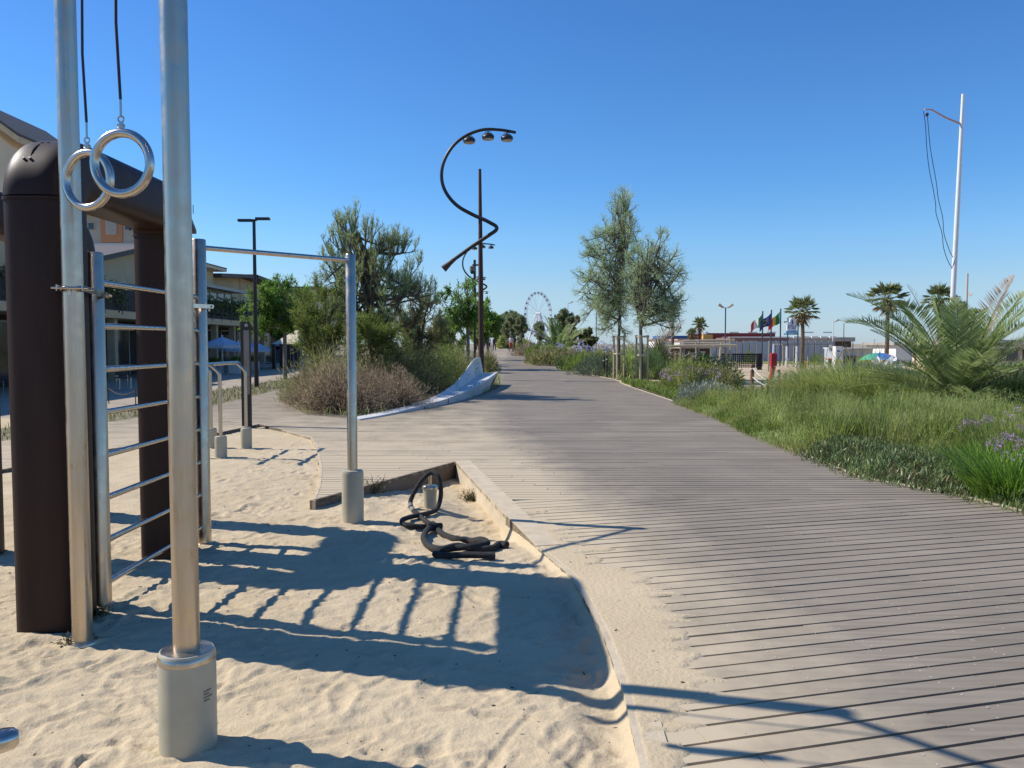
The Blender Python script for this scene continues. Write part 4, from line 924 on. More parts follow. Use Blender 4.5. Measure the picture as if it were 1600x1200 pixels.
mound(822, 553, 36, 15, 'leafy_shrub', 'far pale shrub along the right side of the promenade', 1200, (.25, .06), 'plume', ry=2, stems=0)
mound(1022, 592, 46, 38, 'ornamental_grass', 'dense upright grass behind the right staked tree', 3200, (.34, .025), 'grass_tall', ry=1.4, stems=0, upw=2.2)
mound(985, 590, 36, 36, 'ornamental_grass', 'upright grass between the two staked trees', 2200, (.34, .025), 'grass_tall', ry=1.4, stems=0, upw=2.2)
mound(1036, 588, 26, 42, 'ornamental_grass', 'dark tall grass right of the staked trees', 2600, (.4, .03), 'dark_olive', ry=1.4, stems=0, upw=2.2)
def agap(px, py, lab, heads, Y):
    g = G(px, py); t = tuft('agapanthus', lab, g, .5, .8, 420, .035, 'strappy', 'lilac agapanthus beyond the path', (.3, 1.1), 'flowering plant'); umbels([P(a, b, Y + R.uniform(-.8, .8)) for a, b in heads], t, m='lilac', rr=.16, n=40, h=.7)
agap(920, 572, 'lilac agapanthus left of the staked trees', [(905, 546), (912, 544), (920, 545), (928, 546), (908, 538)], 46)
agap(952, 575, 'lilac agapanthus right behind the short bollard', [(940, 537), (947, 541), (955, 543), (960, 546), (945, 546)], 45)
agap(880, 565, 'two pale agapanthus heads below the low palm', [(871, 539), (877, 541)], 55)
agap(893, 567, 'yellow green strappy clump without many flowers', [(898, 544)], 52)

# ---------------- staked tamarisks
TB1, TB2 = G(966, 591), G(1002, 597)
def crown_tips(outline, n, inner=.35):
    """picture points spread through a crown outline, more of them near its edge"""
    q = np.array(outline, float); x, y = scatter(outline, int(n * .6)); a = q[R.integers(0, len(q), n)]; c = q.mean(0); f = R.uniform(.72, 1.0, (n, 1)); e = c + (a - c) * f + R.normal(0, 3.5, (n, 2)); return [(p, r) for p, r in zip(x, y)] + [tuple(v) for v in e]
out1 = [(972, 294), (981, 298), (988, 330), (996, 360), (1010, 400), (1010, 450), (1000, 500), (975, 515), (950, 522), (925, 515), (908, 505), (898, 472), (905, 452), (902, 430), (904, 400), (910, 378), (922, 376), (930, 360), (942, 346), (955, 350), (962, 318)]
tree('tamarisk_tree', 'tall feathery tree with the spire shaped top, left of the two staked trees', 'tree', TB1, [TB1 + Vector((0, 0, -.1)), P(967, 540, TB1.y), P(968, 500, TB1.y), P(971, 440, TB1.y), P(975, 380, TB1.y), P(977, 320, TB1.y)], px_tips([(972, 293), (979, 297), (984, 312), (968, 305), (976, 320), (989, 335)] + crown_tips(out1, 44) + [(R.uniform(905, 985), R.uniform(470, 525)) for _ in range(14)], TB1.y, 1.4), 11, (.3, .85), 10, (.16, .5), 7, (.085, .0125), 'tamarisk', up=.35, spread=.7, r0=.07, forks=(.42, .96), ang=.4, t0=.3)
out2 = [(1032, 352), (1046, 366), (1056, 388), (1066, 408), (1072, 435), (1074, 465), (1064, 482), (1060, 500), (1045, 510), (1028, 500), (1010, 508), (992, 500), (972, 475), (970, 430), (978, 395), (994, 372), (1014, 372), (1024, 358)]
tree('tamarisk_tree', 'feathery tree with the broad bluish crown, right of the two staked trees', 'tree', TB2, [TB2 + Vector((0, 0, -.1)), P(1002, 545, TB2.y), P(1001, 510, TB2.y), P(1005, 465, TB2.y), P(1018, 420, TB2.y), P(1030, 385, TB2.y)], px_tips([(1032, 352), (1046, 366), (1058, 392), (1068, 420), (1074, 468)] + crown_tips(out2, 42) + [(R.uniform(985, 1065), R.uniform(465, 520)) for _ in range(12)], TB2.y, 1.4), 10, (.3, .8), 9, (.16, .5), 6, (.085, .012), 'tamarisk', up=.3, spread=.7, r0=.085, forks=(.4, .92), ang=.4, t0=.3)
mat('stake_wood', (.52, .42, .30), .85, var=.25, scale=6, stretch=(4, 4, .7))
for b_, lab in ((TB1, 'wooden tree stakes with crossbars round the left tamarisk trunk'), (TB2, 'wooden tree stakes with crossbars round the right tamarisk trunk')):
    t = thing('tree_stakes', lab, 'tree stakes', b_, 'stake frames round the two young trees'); h = 1.95
    ps = [b_ + Vector((.27 * math.cos(a), .27 * math.sin(a), 0)) for a in (.2, 2.3, 4.4)]
    for p in ps: MB().tube([p + Vector((0, 0, -.2)), p + Vector((0, 0, h))], .042, 8).build('stake', 'stake_wood', t, True)
    for z in (.86 * h + .2, .42 * h + .28):
        for i in range(3): MB().tube([ps[i] + (ps[i] - ps[(i + 1) % 3]) * .12 + Vector((0, 0, z)), ps[(i + 1) % 3] + (ps[(i + 1) % 3] - ps[i]) * .12 + Vector((0, 0, z + .03))], .036, 8).build('crossbar', 'stake_wood', t, True)

# ---------------- palms
def frond(b, az, el, L_, droop, nl=46, ll=.50, wl=.036, K=9, vee=.55):
    """feather leaf: rachis line plus leaflets, as arrays in place"""
    t = np.linspace(0, 1, K); e = el - droop * t ** 1.5; ds = L_ / (K - 1); h = np.array([math.cos(az), math.sin(az), 0.])
    p = [np.array(b, float)]
    for k in range(K - 1): p.append(p[-1] + (h * math.cos(e[k]) + np.array([0, 0, 1.]) * math.sin(e[k])) * ds)
    p = np.array(p); r1 = tubes_np(p[None], np.linspace(.022, .004, K)[None] * (L_ / 2.8), 4)
    u = np.repeat(np.linspace(.16, .99, nl), 2); sgn = np.tile([1, -1], nl); f = u * (K - 1); i = np.minimum(f.astype(int), K - 2); fr = (f - i)[:, None]; c = p[i] * (1 - fr) + p[i + 1] * fr; d = unit(p[i + 1] - p[i])
    s = np.cross(d, [0, 0, 1.]); s = unit(s) * sgn[:, None]; nrm = unit(np.cross(s * sgn[:, None], d)); 
    q = unit(d * (.40 + .55 * u[:, None]) + s * (1.08 - .35 * u[:, None]) + nrm * vee * R.uniform(.5, 1.2, (len(u), 1)) + R.normal(0, .07, (len(u), 3)))
    ln = ll * np.sin(np.pi * np.clip(u * .86 + .14, 0, 1)) ** .55 * R.uniform(.85, 1.1, len(u)); r2 = diamonds(c, q, ln * (L_ / 2.8), wl * (L_ / 2.8), flat=np.cross(q, s))
    return r1, r2
def date_palm(name, label, base, specs, nl=46, group=None, th=.35, tr=.22):
    t = thing(name, label, 'palm tree', base, group); tb = base + Vector((0, 0, th))
    MB().lathe(base, [(tr * 1.15, -.1), (tr * 1.25, th * .4), (tr, th), (tr * .5, th + .12)], 12).build('trunk', 'palm_bark', t)
    for az, el, L_, dr, m in specs:
        r1, r2 = frond(tb + Vector((math.cos(az) * tr * .5, math.sin(az) * tr * .5, .05)), az, el, L_, dr, nl, wl=.026 if nl > 40 else .07)
        v, q, _ = join(r1, r2); leaves('frond', v, q, None, m, t)
    return t
pb = G(1492, 652); pb = Vector((pb.x, pb.y, -.02))
sp = []
# fronds seen in the photograph: direction in the picture plane and how far they reach
for px, py, az, dr, m in [(1297, 470, 2.95, 1.05, 'palm'), (1310, 540, 3.3, 1.15, 'palm'), (1330, 505, 3.75, 1.0, 'palm'), (1345, 530, 2.6, 1.1, 'palm'), (1432, 450, 2.75, .35, 'palm_dry'), (1445, 470, 3.6, .4, 'palm'), (1420, 505, 4.2, .8, 'palm'), (1470, 480, 4.3, .3, 'palm'), (1508, 478, 1.5, .25, 'palm'), (1538, 486, .6, .35, 'palm'), (1520, 520, 5.1, .25, 'palm_young'), (1597, 437, .25, .3, 'palm_dry'), (1610, 490, 6.1, .6, 'palm'), (1640, 470, .35, .6, 'palm'), (1660, 520, 5.9, .8, 'palm'), (1650, 560, .1, 1.0, 'palm_dry'), (1640, 600, 5.7, 1.1, 'palm_dry'), (1560, 470, 1.1, .4, 'palm'), (1400, 575, 3.9, 1.3, 'palm'), (1460, 540, 4.9, .9, 'palm'), (1370, 600, 3.4, 1.3, 'palm'), (1555, 560, 5.4, 1.0, 'palm'), (1620, 590, 5.9, 1.2, 'palm_dry'), (1410, 520, 2.3, .9, 'palm'), (1600, 540, .8, 1.0, 'palm'), (1480, 500, 2.0, .4, 'palm'), (1420, 600, 4.4, 1.2, 'palm'), (1512, 500, 5.0, .2, 'palm_young')]:
    tgt = P(px, py, pb.y); dx, dz = tgt.x - pb.x, tgt.z - .4
    ca = math.cos(az); rh = abs(dx / ca) if abs(ca) > .28 else abs(dx) + .5
    rh = min(rh, 2.7); el = math.atan2(dz, rh) + dr * .48; L_ = min(3.3, math.hypot(rh, dz) * (1 + .10 * dr))
    sp.append((az, min(el, 1.5), L_, dr, m))
for k in range(34):
    sp.append((R.uniform(0, 6.28), R.uniform(.2, 1.25), R.uniform(1.9, 2.9), R.uniform(.5, 1.2), 'palm'))
date_palm('date_palm', 'big low date palm with arching fronds at the right edge', pb, sp, 76)
lp = G(873, 560); lp = Vector((lp.x, 60.0, float(gz(lp.x, 60))))
lp = Vector((P(873, 540, 58).x, 58, float(gz(4, 58)) * .6)); sp = []
for k in range(30):
    az = k * 2.4; el = [1.25, .95, .7, .45][k % 4] + R.normal(0, .08); sp.append((az, el, R.uniform(2.5, 3.1), [.45, .8, 1.0, 1.1][k % 4], 'palm' if k % 9 else 'palm_dry'))
sp.append((4.6, 1.35, 2.6, .2, 'palm_young')); sp.append((4.2, 1.2, 2.4, .3, 'palm_young'))
date_palm('date_palm', 'low date palm with a bright young shoot beside the promenade', lp, sp, 36, th=.5, tr=.3)
# dry leaning palm by the staked trees
dp = G(1030, 588) + Vector((0, 4, 0)); sp = [(R.uniform(-.5, .5), R.uniform(.7, 1.2), R.uniform(2.2, 3.0), .4, 'palm_dry') for _ in range(7)] + [(R.uniform(0, 6.28), R.uniform(.2, .9), R.uniform(1.6, 2.4), .9, 'palm' if R.random() < .6 else 'palm_dry') for _ in range(14)]
date_palm('date_palm', 'dry brown palm leaning right behind the staked trees', dp, sp, 20, th=.6, tr=.2)
def fan_palm(label, px, top, foot, Y, crown, old=False):
    z0 = -.05; x = P(px, 540, Y).x; zt = P(px, top, Y).z; t = thing('fan_palm', label, 'palm tree', (x, Y, z0), 'fan palms on the beach side')
    MB().tube([(x, Y, z0), (x + .05, Y, zt * .5), (x, Y, zt)], [.16, .125, .115], 8).build('trunk', 'palm_bark', t, True)
    r_ = crown * 1.22 * Y / F
    sk = [diamonds(np.array([[x, Y, zt - .1]]).repeat(90, 0) + R.normal(0, .1, (90, 3)) * [1, 1, 2.2], unit(R.normal(0, 1, (90, 3)) * [.6, .6, 0] + [0, 0, -1]), r_ * .62, .09)]
    v, q, _ = join(*sk); leaves('skirt', v, q, None, 'fan_dry', t, 'stuff')
    for k in range(30):
        az = k * 2.4 + R.normal(0, .2); el = 1.35 - 1.75 * (k / 29) + R.normal(0, .1); d = np.array([math.cos(az) * math.cos(el), math.sin(az) * math.cos(el), math.sin(el)]); L_ = r_ * R.uniform(.5, .62)
        c = np.array([x, Y, zt]) + d * L_; s = unit(np.cross(d, [0, 0, 1.])); n = 15; a = np.linspace(-1.5, 1.5, n)
        q = unit(d[None] * np.cos(a)[:, None] + s[None] * np.sin(a)[:, None] + np.array([0, 0, -.28]) + R.normal(0, .05, (n, 3)))
        r1 = tubes_np(np.linspace([x, Y, zt], c, 3)[None], np.full((1, 3), .014), 3); r2 = diamonds(np.repeat(c[None], n, 0), q, r_ * R.uniform(.36, .5, n), r_ * .085)
        v, q, _ = join(r1, r2); leaves('leaf', v, q, None, 'fan_dry' if k > 25 else 'fan', t)
fan_palm('fan palm right behind the blue and white beach sign', 1253, 488, 572, 52, 24)
fan_palm('tall fan palm rising behind the left fronds of the big date palm', 1385, 470, 572, 50, 28)
fan_palm('fan palm crown close to the white mast', 1466, 470, 572, 50, 24)
fan_palm('slender fan palm with brown crown right of the staked trees', 1050, 488, 570, 64, 11)
fan_palm('fan palm above the beach huts between slender palm and lamp', 1093, 508, 570, 62, 12)
fan_palm('short fan palm low beside the beach huts', 1081, 522, 570, 62, 9)
# ------------------------------------------------------------------ left planting: pines, bushes, far trees
b0 = Vector((P(586, 560, 24.5).x, 24.5, 0))
outP = [(556, 326), (540, 340), (528, 338), (515, 355), (504, 375), (498, 400), (505, 425), (490, 450), (495, 500), (520, 530), (560, 545), (610, 545), (650, 540), (690, 515), (685, 485), (680, 460), (668, 440), (662, 408), (650, 390), (638, 378), (622, 382), (606, 380), (596, 375), (590, 395), (584, 350)]
tree('pine_tree', 'tall ragged pine with upright shoots rising behind the dry bushes', 'tree', b0, [b0 + Vector((0, 0, -.1)), P(585, 520, 24.5), P(580, 480, 24.5), P(574, 440, 24.5), P(568, 400, 24.5), P(560, 365, 24.5)], px_tips([(556, 322), (545, 336), (528, 338), (518, 350), (503, 372), (583, 346), (571, 360), (598, 372), (622, 382), (640, 376), (652, 392), (661, 405), (512, 392), (632, 395)] + crown_tips(outP, 26) + [(R.uniform(500, 690), R.uniform(430, 545)) for _ in range(26)], 24.5, 1.0), 8, (.25, .66), 5, (.14, .38), 14, (.13, .010), 'pine', 'bark', up=1.2, spread=.55, r0=.10, forks=(.15, .98), ang=.36, t0=.4)
def px_tree(label, Y, foot, trunk, tips, lm, leaf, m=(10, 6, 8), l1=(.4, 1.0), l2=(.2, .5), bark='bark', up=.3, r0=.08, name='tree', group=None, dy=1.2, ang=.7, spread=.6, forks=(.4, .95), flat=False):
    b_ = Vector((P(foot, 540, Y).x, Y, float(gz(P(foot, 540, Y).x, Y)))); return tree(name, label, 'tree', b_, [b_ + Vector((0, 0, -.1))] + [P(x, y, Y) for x, y in trunk], px_tips(tips, Y, dy), m[0], l1, m[1], l2, m[2], leaf, lm, bark, up, spread, r0, forks, ang, group, flat=flat)
px_tree('bushy bright green tamarisk left of the pine trunk behind the steel post', 25, 512, [(512, 540), (514, 500)], [(472, 470), (480, 455), (495, 445), (510, 450), (525, 455), (540, 465), (470, 500), (485, 520), (505, 500), (530, 500), (548, 490), (475, 530), (520, 530), (470, 480), (495, 480)], 'pine_low', (.13, .016), (14, 9, 12), up=.4, name='tamarisk_bush', l1=(.4, .95), forks=(.1, .9))
px_tree('dark bushy tamarisk filling the gap right of the pine', 26, 655, [(655, 540), (655, 510)], [(620, 480), (640, 470), (655, 465), (670, 470), (685, 490), (690, 510), (625, 510), (650, 495), (675, 520), (610, 500), (600, 520), (690, 530), (640, 525), (630, 500)], 'olive', (.13, .016), (13, 8, 12), up=.4, name='tamarisk_bush', l1=(.35, .8), forks=(.1, .9))
px_tree('low green tamarisk under the pine behind the dry bush', 23, 580, [(580, 560), (580, 530)], [(545, 520), (560, 505), (580, 500), (600, 510), (615, 525), (550, 545), (605, 545), (575, 520), (630, 540), (590, 530)], 'pine_low', (.12, .016), (13, 8, 11), up=.4, name='tamarisk_bush', l1=(.35, .75), forks=(.1, .9))
# feathery green trees
px_tree('bright feathery green tree behind the brown T lamp', 36, 445, [(445, 520), (446, 490), (440, 470)], [(420, 440), (435, 436), (405, 450), (390, 462), (450, 445), (465, 455), (383, 480), (378, 495), (400, 480), (425, 465), (460, 480), (440, 480), (410, 505), (385, 515), (470, 500), (430, 500), (400, 525), (455, 510), (395, 500)], 'acacia', (.22, .05), (10, 7, 7), (.4, .9), (.2, .5), 'bark_grey', up=.05, r0=.10, name='acacia_tree', group='acacias along the promenade', flat=True)
px_tree('small feathery tree top between T lamp and pine', 44, 478, [(478, 520), (476, 470)], [(462, 450), (475, 446), (488, 450), (468, 462), (485, 465), (478, 480)], 'acacia', (.24, .055), (9, 5, 7), (.3, .7), (.2, .4), 'bark_grey', up=.05, r0=.08, name='acacia_tree', group='acacias along the promenade', flat=True)
px_tree('feathery green tree left of the nearest curled lamp', 46, 731, [(731, 520), (730, 490), (728, 465)], [(715, 437), (728, 433), (740, 440), (700, 450), (688, 458), (710, 460), (735, 460), (745, 470), (682, 470), (695, 485), (720, 485), (745, 490), (705, 500), (690, 500), (735, 500), (715, 515), (750, 480)], 'acacia', (.24, .06), (8, 6, 6), (.4, .9), (.2, .5), 'bark_grey', up=.0, r0=.12, name='acacia_tree', group='acacias along the promenade', flat=True)
px_tree('feathery green tree just right of the nearest curled lamp', 60, 762, [(762, 535), (762, 510)], [(755, 485), (763, 478), (770, 487), (760, 498), (767, 503), (750, 500), (773, 500)], 'acacia', (.4, .12), (8, 6, 6), (.5, 1.2), (.3, .6), 'bark_grey', up=.0, r0=.12, name='acacia_tree', group='acacias along the promenade', flat=True)
for k, (px, py, Y, wd, lm, lab, nm) in enumerate([(708, 505, 52, 26, 'shrub_mid', 'dark green round tree behind the grey green bushes', 'dense_tree'), (776, 512, 290, 12, 'shrub_mid', 'dark tree closing the far end of the promenade', 'dense_tree'), (748, 508, 95, 16, 'shrub_mid', 'dark tree hidden behind the lamp poles', 'dense_tree'), (803, 493, 90, 13, 'far_tree', 'pale grey green tree left of the ferris wheel with two pointed tops', 'far_tree'), (795, 497, 110, 12, 'far_tree', 'slim pale tree behind the walking people', 'far_tree'), (815, 500, 84, 10, 'far_tree', 'grey green tree directly left under the ferris wheel', 'far_tree'), (843, 508, 100, 6, 'far_tree', 'small grey tree in front of the wheel supports', 'far_tree'), (880, 491, 78, 13, 'far_tree', 'grey feathery tree right behind the low palm', 'far_tree'), (893, 499, 76, 11, 'far_tree', 'grey feathery tree between the low palm and staked trees', 'far_tree'), (918, 520, 84, 14, 'dark_olive', 'dark round bush under the curved lamp arm', 'dense_tree'), (445, 500, 60, 22, 'shrub_mid', 'green street tree behind the cream canopies', 'dense_tree'), (690, 520, 64, 18, 'shrub_mid', 'green tree low behind the pine', 'dense_tree')]):
    pts = [(px + R.uniform(-1, 1) * wd, py + R.uniform(-.15, 1.3) * wd) for _ in range(12)] + [(px + R.uniform(-.35, .35) * wd, py - R.uniform(.1, .35) * wd) for _ in range(4)]
    px_tree(lab, Y, px, [(px, py + wd * 1.4), (px, py + wd * .5)], pts, lm, (.0042 * Y if Y < 150 else .003 * Y, .0013 * Y), (9, 6, 8), (wd * Y / F * .25, wd * Y / F * .6), (wd * Y / F * .1, wd * Y / F * .28), up=.5, r0=.12, name=nm, dy=2.5, forks=(.1, .9))
# bushes of the left bed
g = G(535, 650); shrub('dry_bush', 'broad dry brown bush in front of the left bed, behind the pull up post', g + Vector((-.25, 1.5, 0)), 1.42, 1.35, 1.22, 15000, (.085, .008), 'dry_bush', stems=900, sm_='twig', shell=.6, lump=.10)
g = G(470, 630); shrub('dry_bush', 'paler dry bush left of the broad brown one', g + Vector((.1, 1.5, 0)), 1.0, 1.1, 1.05, 8000, (.08, .008), 'dry_bush', stems=500, shell=.6, lump=.12)
g = G(610, 645); shrub('dry_bush', 'reddish dry bush where the bench kerb begins', g + Vector((-.2, 1.5, 0)), 1.0, .9, 1.0, 7000, (.09, .009), 'dry_bush', stems=500, shell=.6, lump=.15)
g = G(628, 630); shrub('olive_bush', 'dark olive twiggy bush behind the reddish dry bush', g + Vector((-.5, 2.4, 0)), 1.5, 1.4, 1.55, 9000, (.13, .014), 'olive', stems=260, shell=.55)
for px, Y, rx, h, lab in ((655, 24.0, 1.3, 1.5, 'grey olive bush behind the middle of the bench'), (690, 26.0, 1.4, 1.6, 'olive bush with pale tips behind the bench back'), (722, 28.5, 1.3, 1.55, 'green olive bush left of the bench peak'), (600, 23.2, 1.5, 1.75, 'tall olive bush under the pine shoots'), (737, 31.5, 1.0, 1.5, 'bright olive bush at the foot of the nearest lamp'), (560, 21.6, 1.3, 1.4, 'olive bush rising behind the broad dry bush')):
    c = P(px, 540, Y); shrub('olive_bush', lab, Vector((c.x - .75, Y, 0)), rx * .9, 1.2, h, 8500, (.13, .015), 'olive' if px != 722 else 'shrub_mid', 'olive bushes behind the bench', stems=220, shell=.55, upw=1.3)
c = G(764, 584); shrub('dry_grass_clump', 'rusty green grass clump right of the bench point', c + Vector((-.1, .9, 0)), .50, .8, 1.05, 3500, (.22, .016), 'olive', stems=60, upw=1.8)
n = 5200; x, y = scatter([(p[0], p[1]) for p in VERGE], n * 3); V, Q, T = blades(np.stack([x, y, np.array(gz(x, y)) - .015], 1), R.uniform(0, 6.28, len(x)), R.uniform(.1, .8, len(x)), R.uniform(.05, .17, len(x)), .014)
o = leaves('verge_grass', V, Q, T, 'verge_grass', None, 'stuff'); tag(o, 'thin green grass strip between the left path and the pavement', 'grass')
x, y = scatter([(p[0], p[1]) for p in LFAR] + [(-9, 60), (-9, 30)], 9000); V, Q, T = blades(np.stack([x, y, np.array(gz(x, y)) - .015], 1), R.uniform(0, 6.28, 9000), R.uniform(.1, .8, 9000), R.uniform(.08, .3, 9000), .016)
o = leaves('bed_grass', V, Q, T, 'grass_tall', None, 'stuff'); tag(o, 'sparse dry grass covering the left planting bed', 'grass')
x, y = scatter(RBED2, 16000); V, Q, T = blades(np.stack([x, y, np.array(gz(x, y)) - .015], 1), R.uniform(0, 6.28, 16000), R.uniform(.1, .8, 16000), R.uniform(.15, .6, 16000), .03)
o = leaves('bed_grass', V, Q, T, 'grass_tall', None, 'stuff'); tag(o, 'mixed grasses covering the bed along the right side of the far promenade', 'grass')
for px, Y, rx, h, m_, lab in ((818, 96, .9, 1.0, 'soft_green', 'light green low bush right of the farthest walkers'), (789, 135, 1.0, 1.9, 'soft_green', 'light green bush further along behind the walkers'), (829, 78, .8, .7, 'plume', 'pale grass hummock by the walkers'), (843, 66, 1.0, .8, 'shrub_mid', 'green hummock before the low palm'), (855, 52, 1.3, .9, 'olive', 'olive hummock between deck and low palm'), (916, 44, 1.4, .9, 'shrub_mid', 'leafy green hummock under the lilac agapanthus'), (930, 52, 1.6, 1.0, 'olive', 'olive hummock behind the lilac agapanthus'), (990, 44, 1.6, 1.2, 'shrub_mid', 'leafy bush behind the staked tree trunks')):
    c = P(px, 540, Y); shrub('leafy_shrub', lab, Vector((c.x, Y, float(gz(c.x, Y)))), rx, 1.6, h, 2600, (.005 * Y, .0012 * Y), m_, 'hummocks along the far right bed', stems=0)

# ------------------------------------------------------------------ buildings on the left
mat('wall_beige', (.62, .47, .28), .9, var=.10, scale=.7, bump=.1, bscale=30); mat('wall_cream', (.68, .56, .38), .9, var=.08, scale=.6)
mat('roof_edge', (.10, .085, .075), .7, var=.2); mat('dark_glass', (.025, .028, .032), .12, spec=.8, var=.1); mat('frame_pale', (.50, .46, .38), .7)
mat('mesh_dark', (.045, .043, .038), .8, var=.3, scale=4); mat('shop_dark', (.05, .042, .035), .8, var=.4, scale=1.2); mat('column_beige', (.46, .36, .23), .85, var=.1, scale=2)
mat('panel_orange', (.52, .24, .12), .85, var=.12, scale=.4); mat('panel_grey', (.46, .42, .35), .85, var=.12, scale=.4); mat('panel_white', (.60, .58, .54), .85, var=.08); mat('shutter', (.42, .40, .35), .7, var=.1)
XF = -17.0
t = thing('arcade_building', 'long beige two storey building with arcade, planted balcony and stepped roofs', 'building', (XF - 5, 40, 0))
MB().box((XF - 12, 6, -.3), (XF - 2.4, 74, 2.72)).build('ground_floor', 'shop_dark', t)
MB().box((XF - 12.05, 5, 2.70), (XF, 75, 3.02)).build('balcony_slab', 'wall_beige', t)
for y in np.arange(8, 74, 3.0): MB().box((XF - .62, y - .14, -.1), (XF - .28, y + .14, 2.70)).build('column', 'column_beige', t)
for k, y in enumerate(np.arange(8.4, 73, 3.0)):
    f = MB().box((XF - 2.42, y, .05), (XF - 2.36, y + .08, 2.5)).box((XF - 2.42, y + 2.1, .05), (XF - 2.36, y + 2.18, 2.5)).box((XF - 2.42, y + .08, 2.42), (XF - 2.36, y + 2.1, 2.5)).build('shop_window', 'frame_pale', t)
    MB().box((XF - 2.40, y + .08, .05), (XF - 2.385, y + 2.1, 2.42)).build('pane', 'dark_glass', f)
for y in np.arange(8, 73.5, 1.5):
    MB().box((XF - .06, y + .03, 3.05), (XF - .035, y + 1.47, 3.98)).build('railing_panel', 'mesh_dark', t)
for y in np.arange(8, 74, 1.5): MB().box((XF - .03, y - .02, 2.86), (XF + .02, y + .02, 4.05)).build('railing_post', 'roof_edge', t)
MB().box((XF - .07, 8, 3.99), (XF - .02, 74, 4.05)).build('handrail', 'roof_edge', t)
XU = -19.6
def roofpart(y0, y1, z0, z1, hw=0.0, flat_over=.7, m='wall_beige'):
    """upper wall with a shed roof rising from z0 to z1"""
    b = MB(); b.prism([(XU - .1 - hw, y0, 3.02), (XU - .1 - hw, y1, 3.02), (XU - .1 - hw, y1, z1 - .2), (XU - .1 - hw, y0, z0 - .2)], (-9, 0, 0)); b.build('upper_wall', m, t)
    MB().prism([(XU + flat_over, y0 - .3, z0 - .2), (XU + flat_over, y1 + .3, z1 - .2), (XU + flat_over, y1 + .3, z1), (XU + flat_over, y0 - .3, z0)], (-10.2, 0, 0)).build('roof', 'roof_edge' if flat_over < .5 else 'wall_cream', t)
    MB().prism([(XU + flat_over + .012, y0 - .3, z0 - .02), (XU + flat_over + .012, y1 + .3, z1 - .02), (XU + flat_over + .012, y1 + .3, z1 + .05), (XU + flat_over + .012, y0 - .3, z0 + .05)], (-10.2, 0, 0)).build('roof_trim', 'roof_edge', t)
yy = lambda px: F * -XU / (CX - px)
roofpart(8, yy(80), 6.6, 6.6); roofpart(yy(100), yy(222), 5.0, 6.75, .0, .4); roofpart(yy(226), yy(338), 6.55, 6.55); roofpart(yy(342), yy(395), 6.2, 6.75, .8, .4); roofpart(yy(396), 74, 6.75, 6.3, .8, .4)
for y in list(np.arange(yy(290), yy(360), 1.35)):
    f = MB().box((XU - .02, y, 3.6), (XU + .04, y + .1, 5.1)).box((XU - .02, y + 1.25, 3.6), (XU + .04, y + 1.35, 5.1)).box((XU - .02, y + .1, 5.0), (XU + .04, y + 1.25, 5.1)).build('window', 'frame_pale', t)
    MB().box((XU - .01, y + .1, 3.6), (XU + .01, y + 1.25, 5.0)).build('pane', 'dark_glass', f)
MB().box((XU - .3, yy(285), 5.1), (XU + .9, yy(365), 5.28)).build('window_canopy', 'frame_pale', t)
n = 9000; y = R.uniform(9, 73, n); keep = vnoise(y, y * 0, 2.6) > -.28; y = y[keep]; n = len(y); c = np.stack([XF + R.normal(.02, .14, n), y, 4.02 + R.normal(0, .16, n) - .8 * R.random(n) ** 3], 1)
d = unit(R.normal(0, 1, (n, 3)) + [.5, 0, -.2]); V, Q = diamonds(c, d, .18 * R.uniform(.6, 1.3, n), .10); leaves('ivy', V, Q, None, 'ivy', t, 'stuff')
t = thing('gable_building', 'taller cream building corner with sloping dark eave at the upper left edge', 'building', (-42, 62, 0))
gx0, gy0 = P(28, 212, 62).x, 62.0; gz0, gz1 = P(28, 212, 62).z, P(-60, 149, 62).z; gx1 = P(-60, 149, 62).x
MB().prism([(gx0 - .6, gy0 + .6, -.3), (gx0 - .6, gy0 + .6, gz0 - .9), (gx1, gy0 + .6, gz1 - .9), (gx1, gy0 + .6, -.3)], (0, 10, 0)).build('wall', 'wall_cream', t)
MB().prism([(gx0, gy0, gz0), (gx0, gy0, gz0 - .5), (gx1, gy0, gz1 - .5), (gx1, gy0, gz1)], (0, 11, 0)).build('roof', 'wall_beige', t)
MB().prism([(gx0 + .05, gy0 - .05, gz0 + .2), (gx0 + .05, gy0 - .05, gz0 + .01), (gx1, gy0 - .05, gz1 + .01), (gx1, gy0 - .05, gz1 + .2)], (0, 11.1, 0)).build('eave_trim', 'roof_edge', t)
